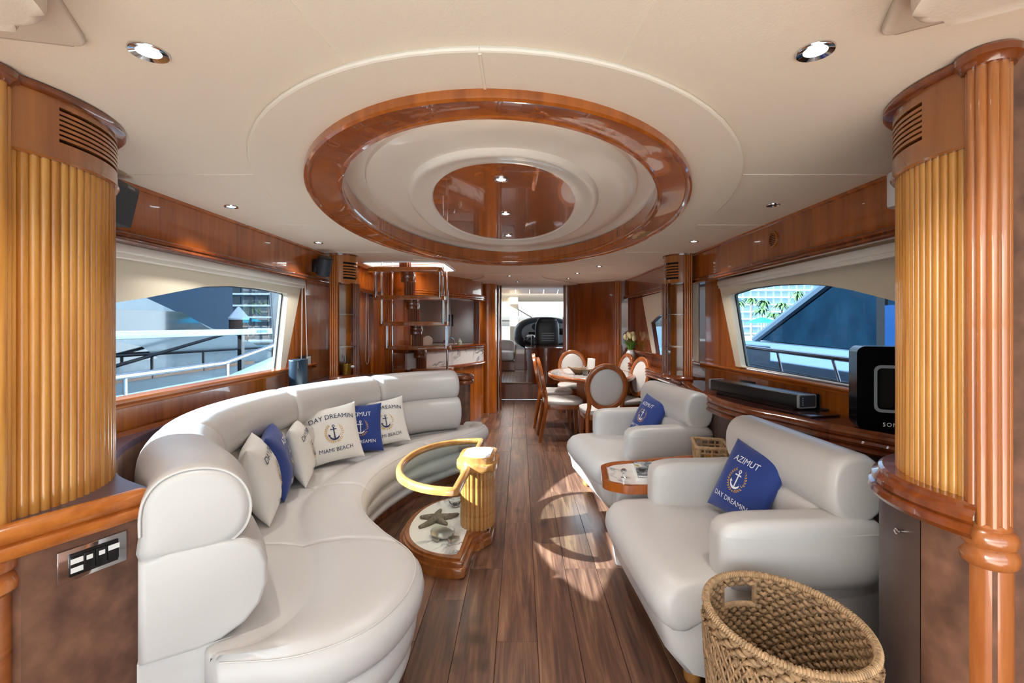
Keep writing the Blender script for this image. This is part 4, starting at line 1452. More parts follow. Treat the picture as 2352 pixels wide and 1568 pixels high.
tag(o, 'small clear glass bowl on the marble half hidden behind the pedestal', 'bowl')

# ================================================================== ARMCHAIRS
def build_armchair(name, label, loc, rz, group):
    """local: +X is the way it faces, Y to its left"""
    r = thing(name, label, 'armchair', loc, rz, group)
    L = M['leather']
    # base body, sloping in at the front foot
    bs = MB()
    prof = [(-0.44, 0.06), (-0.44, 0.40), (0.40, 0.40), (0.43, 0.30), (0.40, 0.16), (0.33, 0.075), (0.28, 0.06)]
    hw = 0.41
    n = len(prof)
    ys = [(-hw, 0.94), (-hw + 0.02, 0.985), (-hw + 0.05, 1.0), (hw - 0.05, 1.0), (hw - 0.02, 0.985), (hw, 0.94)]
    vs, fs = [], []
    for (y, s) in ys:
        for (x, z) in prof:
            vs.append((x * s, y, 0.23 + (z - 0.23) * s))
    for i in range(len(ys) - 1):
        for k in range(n):
            l = (k + 1) % n
            fs.append((i * n + k, i * n + l, (i + 1) * n + l, (i + 1) * n + k))
    fs.append(tuple(range(n))[::-1]); fs.append(tuple((len(ys) - 1) * n + k for k in range(n)))
    bs.add(vs, fs).build('base', L, r, angle=50)
    # seat cushion: waterfall front, spreads in front of the arms
    seat_pr = [(-0.26, 0.33), (-0.26, 0.42), (-0.1, 0.432), (0.2, 0.44), (0.34, 0.438), (0.41, 0.420), (0.455, 0.375), (0.462, 0.325), (0.445, 0.275), (0.41, 0.245), (0.36, 0.24), (0.2, 0.33)]
    ny = 14
    vs, fs = [], []
    m = len(seat_pr)
    for i in range(ny + 1):
        v = -1 + 2 * i / ny
        y = 0.425 * math.sin(v * PI / 2) if True else v
        e = abs(math.sin(v * PI / 2))
        q = (1 - e ** 7) ** 0.35 if e < 1 else 0.0
        sc = 0.80 + 0.20 * q
        for (x, z) in seat_pr:
            yy = y if x > 0.19 else y * 0.70
            vs.append((x if x < 0.3 else 0.3 + (x - 0.3) * (0.55 + 0.45 * q), yy, 0.34 + (z - 0.34) * sc))
    for i in range(ny):
        for k in range(m):
            l = (k + 1) % m
            fs.append((i * m + k, i * m + l, (i + 1) * m + l, (i + 1) * m + k))
    fs.append(tuple(range(m))[::-1]); fs.append(tuple(ny * m + k for k in range(m)))
    MB().add(vs, fs).build('seat_cushion', L, r, angle=70)
    for sg in (-1, 1):
        a = MB().puff((-0.115, sg * 0.362, 0.515), (0.325, 0.075, 0.135), 6.0, 10)
        ao = a.build('arm', L, r, angle=80)
        pts = []
        for k in range(15):
            x = -0.42 + 0.61 * k / 14
            pts.append((x, sg * 0.4345, 0.592))
        MB().tube(pts[:-1] + [(0.185, sg * 0.425, 0.592), (0.205, sg * 0.40, 0.594)], 0.0022, 5).build('stitching', M['piping'], ao)
    bk = MB().sweep([(-0.335, -0.415), (-0.335, 0.415)], superell(0.112, 0.135, 0.0, 0.752, 2.4), ends=6, endlen=0.05, pinch=0.22)
    bk.build('back_roll', L, r, angle=80)
    MB().puff((-0.33, 0, 0.46), (0.12, 0.40, 0.20), 6, 8).build('back_cushion', L, r, angle=80)
    foot = MB().lathe([(0, 0), (0.022, 0), (0.034, 0.015), (0.036, 0.06), (0, 0.065)], (0, 0, 0), 16).mesh('foot')
    foot.materials.append(M['gold_wood'])
    for (x, y) in ((0.28, -0.33), (0.28, 0.33), (-0.36, -0.33), (-0.36, 0.33)):
        link('foot', foot, None, r, loc=(x, y, 0))
    return r
G = 'white armchairs by the right counter'
ch1 = build_armchair('armchair', 'white leather armchair nearest the camera, beside the big wicker basket', (0.925, 2.16, 0), math.radians(180 + 3.5), G)
ch2 = copy_tree(ch1)
ch2['label'] = 'white leather armchair farther forward, beside the dining chairs'
ch2.location = (0.90, 3.72, 0); ch2.rotation_euler = (0, 0, math.radians(180 + 9))
pillow('blue anchor cushion leaning in the armchair nearest the camera', True, (1.085, 2.24, 0.436), 198, 26, -6, 0.345, 0.365, 0.13)
pillow('blue anchor cushion leaning in the farther armchair by the dining table', True, (1.05, 3.84, 0.436), 198, 26, -6, 0.345, 0.365, 0.13)

# ================================================================== SIDE TABLE BETWEEN THE ARMCHAIRS
st = thing('side_table', 'low white side table with marble top in a wooden frame between the armchairs', 'table', (0.9, 2.90, 0))
tl = [(0.50, 2.665), (0.535, 2.945), (0.60, 3.0), (1.30, 3.20), (1.33, 2.66), (0.60, 2.60)]
wbuild(MB().prism(roundpoly([(0.55, 2.68), (0.58, 2.94), (1.28, 3.14), (1.30, 2.68)], 0.03), 0.0, 0.45), 'body', M['leather'], st)
tl = roundpoly(tl, 0.03, 3)
wbuild(MB().sweep([Vector(p).to_3d() for p in tl], [(-0.03, 0.445), (0.004, 0.445), (0.016, 0.452), (0.014, 0.464), (0.008, 0.470), (0.014, 0.476), (0.010, 0.488), (-0.004, 0.494), (-0.03, 0.492)], closed=True), 'frame', M['cherry_red'], st, angle=30)
wbuild(MB().prism(tl, 0.45, 0.484), 'marble_top', M['marble'], st, smooth=False)
kn = MB().lathe([(0, 0), (0.017, 0), (0.017, 0.004), (0.008, 0.008), (0.008, 0.03), (0.016, 0.035), (0.017, 0.045), (0.012, 0.052), (0, 0.053)], (0, 0, 0), 20)
o = kn.build('bottle_stopper', M['chrome']); o.location = (0.605, 2.735, 0.4842)
tag(o, 'small chrome knob standing on the marble side table', 'knob')
def book(label, c, s, rz, cover, cat='magazine', group='magazines on the side table'):
    r = thing('magazine', label, cat, (c[0], c[1], c[2]), math.radians(rz), group)
    MB().box((0, 0, s[2] / 2), (s[0] - 0.006, s[1] - 0.006, s[2] - 0.003)).build('pages', M['paper'], r, smooth=False)
    MB().box((0, 0, s[2] - 0.001), (s[0], s[1], 0.002)).build('cover', cover, r, smooth=False)
    MB().box((0, 0, 0.001), (s[0], s[1], 0.002)).build('cover', cover, r, smooth=False)
    return r
def photo_cover(name, cols, scale):
    m, nt, b = _nodes(name)
    tc = nt.nodes.new('ShaderNodeTexCoord'); n = nt.nodes.new('ShaderNodeTexNoise'); n.inputs['Scale'].default_value = scale
    n.inputs['Detail'].default_value = 3
    nt.links.new(tc.outputs['Object'], n.inputs['Vector'])
    r = nt.nodes.new('ShaderNodeValToRGB'); r.color_ramp.interpolation = 'CONSTANT'
    els = r.color_ramp.elements
    els[0].position = 0; els[0].color = lin(cols[0]); els[1].position = 0.42; els[1].color = lin(cols[1])
    for k, c in enumerate(cols[2:]):
        e = els.new(0.5 + 0.07 * k); e.color = lin(c)
    nt.links.new(n.outputs['Fac'], r.inputs['Fac']); nt.links.new(r.outputs['Color'], b.inputs['Base Color'])
    b.inputs['Roughness'].default_value = 0.25
    return m
book('thick white magazine at the bottom of the stack on the side table', (0.80, 2.79, 0.4842), (0.24, 0.28, 0.02), -8, M['paper'])
book('grey photo magazine on top of the stack on the side table', (0.805, 2.795, 0.5045), (0.225, 0.27, 0.014), -8, photo_cover('grey_photo', ['#20242a', '#6b7176', '#a2a7a9', '#d5d6d2', '#a09a3a'], 9))

# small woven basket on the side table
sb = thing('small_basket', 'small rectangular woven rush basket at the back of the side table', 'basket', (1.23, 3.03, 0.4842), math.radians(-14))
def rect_ring(hx, hy, z, r=0.02, n=3):
    return [Vector((p[0], p[1], z)) for p in roundrect(hx, hy, r, n)]
for (hx, hy, z, rr) in ((0.098, 0.128, 0.125, 0.011), (0.09, 0.12, 0.012, 0.009), (0.093, 0.123, 0.05, 0.006), (0.095, 0.125, 0.09, 0.006)):
    MB().tube(rect_ring(hx, hy, z), rr, 8, closed=True).build('hoop', M['wicker_lt'], sb)
st_m = MB()
per = roundrect(0.094, 0.124, 0.02, 2)
for k in range(44):
    f = k / 44 * len(per); i = int(f); g = f - i
    a, b = Vector(per[i]), Vector(per[(i + 1) % len(per)])
    p = a.lerp(b, g)
    st_m.tube([(p.x * 0.95, p.y * 0.95, 0.008), (p.x * (1.03 if k % 2 else 0.97), p.y * (1.03 if k % 2 else 0.97), 0.06), (p.x * 1.03, p.y * 1.03, 0.122)], 0.0065, 6)
st_m.build('stakes', M['wicker_lt'], sb, kind='stuff')
MB().b2(-0.088, 0.088, -0.118, 0.118, 0.002, 0.008).build('bottom', M['wicker_lt'], sb, smooth=False)
for k, (x, y, c, lb) in enumerate(((0.03, -0.07, '#c9c2c0', 'pale wrapped sweet in the small woven basket'), (0.06, -0.03, '#8fae8c', 'green wrapped sweet in the small woven basket'), (-0.01, 0.02, '#b8862c', 'amber packet in the small woven basket'))):
    p = sb.matrix_basis @ Vector((x, y, 0.03))
    mm = MB().puff((0, 0, 0), (0.024, 0.018, 0.022), 3, 5)
    o = mm.build('wrapped_sweet', mat('wrap_%d' % k, c, 0.3)); o.location = p
    tag(o, lb, 'sweet', 'packets in the small basket')

# ================================================================== BIG WICKER BASKET
wbk = thing('wicker_basket', 'large oval woven wicker basket with cut-out handles in the right foreground', 'basket', (0.772, 1.372, 0), math.radians(8))
BA, BB, BH = 0.203, 0.238, 0.53
def oval(t, k):
    """t angle, k height 0..1 : body narrows towards the floor"""
    f = 0.80 + 0.20 * k ** 0.7
    return BA * f * math.cos(t), BB * f * math.sin(t)
NS = 72
rows = 36
def handle_gap(t, k):
    return k > 0.80 and k < 0.925 and min(abs((t - PI / 2 + PI) % (2 * PI) - PI), abs((t + PI / 2 + PI) % (2 * PI) - PI)) < 0.30
wv = MB()
for r_ in range(rows):
    k = 0.02 + 0.94 * r_ / (rows - 1)
    run = []
    n = NS * 4
    first = None
    for i in range(n + 1):
        t = 2 * PI * i / n
        if handle_gap(t, k):
            if len(run) > 2:
                wv.tube(run, 0.0072, 6)
            run = []
            continue
        x, y = oval(t, k)
        d = math.hypot(x, y)
        off = 0.0070 * math.cos(NS / 2 * t + PI * r_)
        run.append((x * (1 + off / d), y * (1 + off / d), BH * k + 0.0035 * math.sin(NS * t + r_ * 1.9)))
    if len(run) > 2:
        wv.tube(run, 0.0072, 6)
wv.build('weave', M['wicker'], wbk, kind='stuff', angle=80)
stk = MB()
for i in range(NS):
    t = 2 * PI * (i + 0.5) / NS
    pts = []
    for q in range(9):
        k = q / 8
        if k > 0.80 and handle_gap(t, 0.86):
            break
        x, y = oval(t, k)
        pts.append((x, y, BH * k + 0.004))
    stk.tube(pts, 0.0042, 5)
stk.build('stakes', M['wicker_lt'], wbk, kind='stuff', angle=80)
# cross-laced diamonds on the outside
dm = MB()
for i in range(NS):
    for sg in (-1, 1):
        pts = []
        for q in range(19):
            k = q / 18
            if k > 0.93: break
            t = 2 * PI * i / NS + sg * k * 1.35
            if handle_gap(t, k): 
                if len(pts) > 2: dm.tube(pts, 0.0040, 5)
                pts = []
                continue
            x, y = oval(t, k); d = math.hypot(x, y); o_ = 0.013 + 0.003 * math.sin(q * 2.1 + i)
            pts.append((x * (1 + o_ / d), y * (1 + o_ / d), BH * k + 0.006))
        if len(pts) > 2:
            dm.tube(pts, 0.0040, 5)
dm.build('lacing', M['wicker'], wbk, kind='stuff', angle=80)
MB().tube([(oval(2 * PI * i / 96, 1)[0] * 1.0, oval(2 * PI * i / 96, 1)[1], BH * 0.985) for i in range(96)], 0.0092, 10, closed=True).build('rim', M['wicker_lt'], wbk, angle=80)
rimw = MB()
for i in range(170):
    t = 2 * PI * i / 170
    x, y = oval(t, 1)
    tx, ty = -math.sin(t) * BA, math.cos(t) * BB
    L = math.hypot(tx, ty); tx /= L; ty /= L
    pts = []
    for q in range(7):
        a = 2 * PI * q / 6
        pts.append((x + ty * 0.0102 * math.cos(a) + tx * 0.003 * a / 6, y - tx * 0.0102 * math.cos(a) + ty * 0.003 * a / 6, BH * 0.985 + 0.0102 * math.sin(a)))
    rimw.tube(pts, 0.0026, 4, cap=False)
rimw.build('rim_wrapping', M['wicker_lt'], wbk, kind='stuff', angle=80)
for c in (PI / 2, -PI / 2):
    pts = []
    for q in range(11):
        t = c - 0.31 + 0.62 * q / 10
        x, y = oval(t, 0.80)
        pts.append((x, y, BH * 0.80))
    MB().tube(pts, 0.0105, 8).build('handle_bar', M['wicker_lt'], wbk)
    for sg in (-1, 1):
        x, y = oval(c + sg * 0.31, 0.86)
        MB().tube([(x, y, BH * 0.79), (x, y, BH * 0.95)], 0.0095, 8).build('handle_side', M['wicker'], wbk)
bt = [oval(2 * PI * i / 40, 0.0) for i in range(40)]
MB().prism(bt, 0.0, 0.012).build('bottom', M['wicker'], wbk, smooth=False)
# ================================================================== DINING TABLE AND CHAIRS
dt = thing('dining_table', 'oval dining table with polished top on a reeded pedestal', 'table', (0.915, 6.10, 0))
ta, tb = 0.555, 0.77
MB().prism(ell(0, 0, ta - 0.035, tb - 0.035, 64), 0.728, 0.752).build('top', marble('dark_table_marble', '#a8a09c', '#5b504e', 3.0, 0.06, 0.1), dt, smooth=False)
MB().sweep(ell(0, 0, ta - 0.03, tb - 0.03, 64), [(-0.03, 0.70), (0.015, 0.70), (0.028, 0.712), (0.030, 0.735), (0.022, 0.750), (0.008, 0.756), (-0.008, 0.754), (-0.012, 0.70)], closed=True).build('edge', M['chairwood'], dt, angle=50)
MB().prism(ell(0, 0, 0.165, 0.28, 40), 0.0, 0.70).build('pedestal', M['chairwood'], dt)
me = reed_mesh(0.011, 0.62); me.materials.append(M['chairwood'])
q = ell(0, 0, 0.165, 0.28, 600)
for k in range(60):
    i = k * 10
    t = Vector(q[(i + 1) % 600]) - Vector(q[i - 1])
    link('reed', me, None, dt, loc=(q[i][0], q[i][1], 0.06), rot=(0, 0, math.atan2(-t.x, t.y)))
MB().prism(ell(0, 0, 0.20, 0.32, 40), 0.0, 0.06, 0.015, 3).build('foot', M['mahogany'], dt)

def dining_chair():
    r = thing('dining_chair', 'x', 'chair', (0, 0, 0), 0, 'oval-backed dining chairs')
    W = M['chairwood']; L = M['leather']
    def seatfn(q):
        f = 1.0 - 0.10 * max(0, -q.x) / 0.22
        return Vector((q.x, q.y * f, q.z))
    MB().puff((0.01, 0, 0.462), (0.235, 0.238, 0.036), 4.5, 8, fn=seatfn).build('seat', L, r, angle=80)
    MB().prism(roundpoly([(0.225, -0.225), (0.225, 0.225), (-0.20, 0.20), (-0.20, -0.20)], 0.05, 4), 0.385, 0.445, 0.006, 2).build('seat_rail', W, r)
    tilt = math.radians(11)
    def back(p):                       # (y, h above oval centre, forward)
        return Vector((-0.245 - math.sin(tilt) * p[1] + math.cos(tilt) * p[2], p[0], 0.735 + math.cos(tilt) * p[1] + math.sin(tilt) * p[2]))
    ring = MB()
    n = 40
    pr = [(-0.026, -0.016), (-0.018, -0.022), (0.018, -0.022), (0.026, -0.016), (0.026, 0.016), (0.018, 0.022), (-0.018, 0.022), (-0.026, 0.016)]
    vs, fs = [], []
    for i in range(n):
        t = 2 * PI * i / n
        c, s = math.cos(t), math.sin(t)
        for (a, b) in pr:
            vs.append(back(((0.196 + a) * c, (0.224 + a) * s, b)))
    m = len(pr)
    for i in range(n):
        for k in range(m):
            l = (k + 1) % m; j = (i + 1) % n
            fs.append((i * m + k, j * m + k, j * m + l, i * m + l))
    ring.add(vs, fs).build('back_frame', W, r, angle=40)
    pad = MB()
    for sg in (-1, 1):
        vs, fs = [], []
        R = [(0.0, 0.026), (0.35, 0.025), (0.65, 0.021), (0.85, 0.014), (0.96, 0.006), (1.0, 0.0)]
        vs.append(back((0, 0, sg * 0.026)))
        for (f, z) in R[1:]:
            for i in range(32):
                t = 2 * PI * i / 32
                vs.append(back((0.178 * f * math.cos(t), 0.206 * f * math.sin(t), sg * z)))
        for i in range(32):
            fs.append((0, 1 + i, 1 + (i + 1) % 32))
        for k in range(len(R) - 2):
            for i in range(32):
                a = 1 + k * 32 + i; b = 1 + k * 32 + (i + 1) % 32
                fs.append((a, a + 32, b + 32, b))
        pad.add(vs, fs)
    pad.build('back_pad', L, r, angle=80)
    for sg in (-1, 1):
        # rear leg sweeps up into the oval
        pts = [Vector((-0.275, sg * 0.19, 0.0)), Vector((-0.235, sg * 0.19, 0.22)), Vector((-0.205, sg * 0.188, 0.42)), back((sg * 0.168, -0.21, 0)), back((sg * 0.178, -0.12, 0))]
        MB().tube(spline(pts, 5), [0.016 + 0.007 * min(1, k / 8) for k in range(21)], 8).build('leg', W, r)
        fl = MB()
        vs, fs = [], []
        for z, h in ((0.0, 0.013), (0.30, 0.019), (0.42, 0.024)):
            for (a, b) in ((-1, -1), (1, -1), (1, 1), (-1, 1)):
                vs.append((0.195 + a * h + (0.01 if z == 0 else 0), sg * 0.195 + b * h, z))
        for k in range(2):
            for i in range(4):
                j = (i + 1) % 4
                fs.append((k * 4 + i, k * 4 + j, k * 4 + 4 + j, k * 4 + 4 + i))
        fs += [(3, 2, 1, 0), (8, 9, 10, 11)]
        fl.add(vs, fs).build('leg', W, r, smooth=False)
    return r
dc = dining_chair()
spots = [((0.50, 5.68), 2, 'dining chair in profile, back to the passage, nearer the camera'),
         ((0.47, 6.42), -3, 'dining chair with its back to the passage, hidden behind the nearer one'),
         ((0.885, 5.06), 90, 'dining chair seen squarely from behind, beside the farther armchair'),
         ((0.80, 7.06), -92, 'dining chair facing the camera at the far end of the table'),
         ((1.235, 5.70), 196, 'dining chair nearer the camera with its back to the dark counter'),
         ((1.225, 6.46), 194, 'dining chair in front of the tulip vase by the dark counter')]
for i, (p, a, lb) in enumerate(spots):
    o = dc if i == 0 else copy_tree(dc)
    o.location = (p[0], p[1], 0); o.rotation_euler = (0, 0, math.radians(a)); o['label'] = 'white oval-backed wooden ' + lb

# on the table: boat-shaped basket, napkins, glass
tz = 0.7525
bb = thing('bread_basket', 'boat-shaped dark woven basket on the dining table', 'basket', (0.80, 5.93, tz), math.radians(10))
vs, fs = [], []
NB = 20
for q in range(4):
    k = q / 3
    for i in range(NB):
        t = 2 * PI * i / NB
        f = 0.55 + 0.45 * k
        vs.append((0.20 * f * math.cos(t), 0.10 * f * math.sin(t), 0.06 * k + 0.035 * k * abs(math.cos(t)) ** 3))
for q in range(3):
    for i in range(NB):
        j = (i + 1) % NB
        fs.append((q * NB + i, q * NB + j, (q + 1) * NB + j, (q + 1) * NB + i))
fs.append(tuple(range(NB))[::-1])
darkwk = mat('dark_wicker', '#6b4f33', 0.7, var=0.5, vscale=70, bump=0.6, bscale=90)
MB().add(vs, fs).build('body', darkwk, bb)
MB().tube(vs[-NB:], 0.008, 6, closed=True).build('rim', darkwk, bb)
nk = MB().prism(roundpoly([(-0.03, -0.045), (0.03, -0.045), (0.03, 0.045), (-0.03, 0.045)], 0.008, 2), 0, 0.20)
o = nk.build('napkin_stack', M['white'], smooth=True); o.location = (0.885, 5.90, tz); o.rotation_euler = (0, math.radians(4), math.radians(25))
tag(o, 'tall stack of white paper napkins standing on the dining table', 'napkins')
gl = MB().lathe([(0, 0.0), (0.032, 0), (0.036, 0.12), (0.033, 0.12), (0.029, 0.006), (0, 0.006)], (0, 0, 0), 20)
o = gl.build('drinking_glass', M['glass']); o.location = (0.80, 5.78, tz); tag(o, 'clear drinking glass in front of the napkins on the dining table', 'glass')

# tulip vase on the dining counter
vz = thing('tulip_vase', 'white ceramic jar of cream tulips on the dining counter', 'vase', (1.545, 6.55, ZT - 0.002))
MB().lathe([(0, 0), (0.058, 0), (0.064, 0.01), (0.066, 0.09), (0.060, 0.125), (0.044, 0.145), (0.047, 0.152), (0.050, 0.16), (0.044, 0.16), (0.040, 0.145), (0, 0.14)], (0, 0, 0), 28).build('jar', M['porcelain'], vz)
random.seed(3)
for k in range(8):
    a = 2 * PI * k / 8 + 0.3; rr = 0.035 if k % 2 else 0.085
    hx, hy, hz = rr * math.cos(a), rr * math.sin(a), 0.30 + (0.03 if k % 2 else 0.0) + random.uniform(-0.015, 0.015)
    s = MB().tube([(hx * 0.1, hy * 0.1, 0.14), (hx * 0.5, hy * 0.5, 0.22), (hx, hy, hz)], 0.0035, 5).build('stem', M['leaf'], vz)
    MB().lathe([(0, 0), (0.014, 0.006), (0.026, 0.028), (0.027, 0.05), (0.020, 0.072), (0.010, 0.082), (0, 0.078)], (hx, hy, hz - 0.006), 10).build('bloom', M['petal'], s)
for k in range(11):
    a = 2 * PI * k / 11
    L = random.uniform(0.12, 0.20)
    c, s = math.cos(a), math.sin(a)
    pts = [(0.02 * c, 0.02 * s, 0.14), (0.05 * c, 0.05 * s, 0.14 + L * 0.55), (0.105 * c, 0.105 * s, 0.14 + L * 0.8)]
    w_ = 0.014
    vs = []
    for (x, y, z), ww in zip(pts, (0.5, 1.0, 0.05)):
        vs += [(x - s * w_ * ww, y + c * w_ * ww, z), (x + c * 0.004, y + s * 0.004, z - 0.004), (x + s * w_ * ww, y - c * w_ * ww, z)]
    MB().add(vs, [(0, 1, 4, 3), (1, 2, 5, 4), (3, 4, 7, 6), (4, 5, 8, 7)]).build('leaf', M['leaf'], vz)

# ================================================================== STAIRS TO THE UPPER DECK
stc = thing('open_staircase', 'open wooden staircase with chrome poles and fluted centre post behind the sofa', 'staircase', (-1.21, 5.4, 0))
tz_ = [1.955, 1.672, 1.388, 1.105, 0.822, 0.54, 0.257]
ty_ = [4.98 + 0.20 * k for k in range(7)]
tread = MB().prism(roundpoly([(-0.385, -0.125), (0.385, -0.125), (0.385, 0.125), (-0.385, 0.125)], 0.05, 4), -0.024, 0.024, 0.012, 3).mesh('tread')
tread.materials.append(M['cherry_x'])
for z, y in zip(tz_, ty_):
    link('tread', tread, None, stc, loc=(0.0, y - 5.4, z))
def fl_round(r, z0, z1, n=12):
    m = MB().cyl((0, 0, z0), r * 0.88, z1 - z0, 20)
    for k in range(n):
        a = 2 * PI * k / n
        rr = r * math.sin(PI / n) * 0.95
        m.cyl((r * 0.86 * math.cos(a), r * 0.86 * math.sin(a), z0), rr, z1 - z0, 8)
    return m
for k in range(6):
    y0 = ty_[k] - 5.4
    zt = tz_[k]; zb = tz_[k + 1]
    y1 = ty_[k + 1] - 5.4
    fl_round(0.058, zb + 0.02, zt - 0.10).build('fluted_post', M['mahogany'], stc).location = (0.0, y1 - 0.06, 0)
    MB().lathe([(0, -0.125), (0.066, -0.125), (0.072, -0.118), (0.072, -0.09), (0.068, -0.086), (0.072, -0.08), (0.072, -0.05), (0.068, -0.045), (0.072, -0.04), (0.070, -0.024), (0, -0.024)], (0, y0 + 0.04, zt), 24).build('collar', M['mahogany'], stc)
    MB().lathe([(0, -0.118), (0.062, -0.118), (0.066, -0.11), (0.066, -0.035), (0.060, -0.026), (0, -0.026)], (0.0, y0 + 0.135, zt), 24).build('collar', M['mahogany'], stc)
fl_round(0.058, tz_[0] + 0.02, 2.45).build('fluted_post', M['mahogany'], stc).location = (0.0, ty_[0] - 5.46, 0)
def pole(x, y, z0, z1):
    MB().cyl((x, y - 5.4, z0), 0.0135, z1 - z0, 14).build('pole', M['chrome'], stc)
for s in (-1, 1):
    pole(s * 0.345, ty_[0] + 0.05, tz_[1], tz_[0])
    pole(s * 0.345, ty_[1] + 0.06, tz_[2], 2.3)
    pole(s * 0.345, ty_[2] + 0.07, tz_[3], tz_[2])
    pole(s * 0.33, ty_[3] + 0.06, 0.0, 2.3)

# ================================================================== GALLEY BAR
G_ = spline([Vector(p).to_3d() for p in ((-1.36, 5.62), (-1.20, 5.82), (-0.97, 6.22), (-0.76, 6.60), (-0.60, 6.95), (-0.56, 7.12))], 8)
bar = thing('galley_bar', 'curved cherry galley bar with veined marble band under the ledge', 'bar', (-0.9, 6.4, 0))
wbuild(MB().sweep(G_, [(-0.04, 0.0), (0.0, 0.0), (0.0, 0.80), (-0.04, 0.80)]), 'front', M['cherry'], bar)
wbuild(MB().sweep(G_, [(-0.04, 0.785), (0.02, 0.785), (0.034, 0.795), (0.034, 0.815), (0.024, 0.828), (0.006, 0.835), (-0.04, 0.835)]), 'lower_bead', M['mahogany'], bar, angle=50)
wbuild(MB().sweep(G_, [(-0.04, 0.835), (0.004, 0.835), (0.004, 1.03), (-0.04, 1.03)]), 'marble_band', M['marble_bar'], bar)
wbuild(MB().sweep(G_, [(-0.30, 1.03), (0.01, 1.03), (0.028, 1.04), (0.030, 1.052), (0.022, 1.058), (0.032, 1.066), (0.034, 1.08), (0.022, 1.09), (-0.30, 1.092)]), 'ledge', M['mahogany'], bar, angle=50)
up = thing('galley_cabinet', 'curved cherry wall cabinet above the galley bar', 'cabinet', (-0.9, 6.4, 1.74))
wbuild(MB().sweep(G_, [(-0.34, 1.78), (-0.01, 1.78), (-0.01, ZC), (-0.34, ZC)]), 'body', M['cherry_red'], up)
wbuild(MB().sweep(G_, [(-0.34, 1.735), (0.004, 1.735), (0.020, 1.744), (0.020, 1.756), (0.012, 1.762), (0.026, 1.770), (0.028, 1.784), (0.018, 1.792), (0.028, 1.80), (0.026, 1.812), (0.0, 1.82), (-0.34, 1.82)]), 'cornice', M['cherry'], up, angle=40)
gp = thing('galley_post', 'fluted cherry post at the right end of the galley bar', 'post', (-0.655, 6.98, 1.092))
fluted(0.09, 0.0, 0.645, 5).build('fluted_post', M['mahogany'], gp).rotation_euler = (0, 0, -PI / 2 - 0.1)
gp2 = thing('galley_post', 'honey fluted post at the left end of the galley opening', 'post', (-1.32, 5.83, 1.092))
fluted(0.09, 0.0, 0.645, 5).build('fluted_post', M['gold_wood'], gp2).rotation_euler = (0, 0, -PI / 2 + 0.3)
ps = thing('panelled_screen', 'tall polished cherry panel with fluted edge behind the staircase', 'panel', (-1.57, 5.95, 0))
MB().b2(-0.29, 0.26, -0.02, 0.02, 0, ZC).build('panel', M['cherry'], ps, smooth=False)
f3 = fluted(0.09, 0.0, ZC, 4).build('fluted_post', M['cherry'], ps); f3.location = (-0.11, -0.02, 0); f3.rotation_euler = (0, 0, -PI / 2)
# steel refrigerator behind the bar
fr = thing('refrigerator', 'two-door brushed steel refrigerator behind the galley bar', 'refrigerator', (-1.22, 8.0, 0))
MB().b2(-0.50, 0.50, 0.0, 0.24, 0, 1.85).build('body', M['steel'], fr, smooth=False)
for x0, x1 in ((-0.49, 0.035), (0.045, 0.49)):
    d = MB().b2(x0, x1, -0.03, 0.0, 1.08, 1.80, 0.006).build('door', M['steel'], fr)
    MB().b2(x0 + 0.01 if x0 > 0 else x1 - 0.035, x0 + 0.035 if x0 > 0 else x1 - 0.01, -0.05, -0.03, 1.35, 1.55, 0.006).build('handle', M['black'], d)
MB().b2(-0.5, 0.5, -0.03, 0.0, 0.1, 1.06, 0.006).build('drawer', M['steel'], fr)
# worktop inside and the tap, round plaque and bottle on the ledge
wt = MB().prism([(-1.75, 6.1), (-1.45, 6.05), (-0.9, 6.75), (-0.72, 7.2), (-0.85, 7.95), (-1.75, 7.95)], 0.0, 0.93)
o = wt.build('galley_worktop', M['black'], smooth=False); tag(o, 'dark galley worktop behind the marble bar', 'worktop')
tp = thing('kitchen_tap', 'black curved kitchen tap on the galley worktop', 'tap', (-0.98, 6.95, 0.93))
MB().tube(spline([Vector((0, 0, 0)), Vector((0, 0, 0.20)), Vector((-0.05, -0.02, 0.26)), Vector((-0.13, -0.05, 0.22)), Vector((-0.16, -0.06, 0.17))], 5), 0.012, 8).build('spout', M['chrome'], tp)
MB().cyl((0, 0, 0), 0.025, 0.03, 16).build('base', M['chrome'], tp)
pq = MB().lathe([(0, -0.006), (0.066, -0.006), (0.07, 0), (0.066, 0.006), (0, 0.006)], (0, 0, 0.07), 28, M=Matrix.Rotation(math.radians(84), 3, 'X'))
o = pq.build('round_plaque', M['cream']); o.location = (-1.22, 6.15, 1.092); tag(o, 'round cream plaque standing on the galley ledge', 'plaque')
bo = MB().lathe([(0, 0), (0.032, 0), (0.034, 0.05), (0.016, 0.07), (0.014, 0.09), (0, 0.09)], (0, 0, 0), 16)
o = bo.build('soap_bottle', mat('pale_green_plastic', '#b9cdb8', 0.3)); o.location = (-0.86, 6.62, 1.092); tag(o, 'small pale green bottle on the galley ledge', 'bottle')

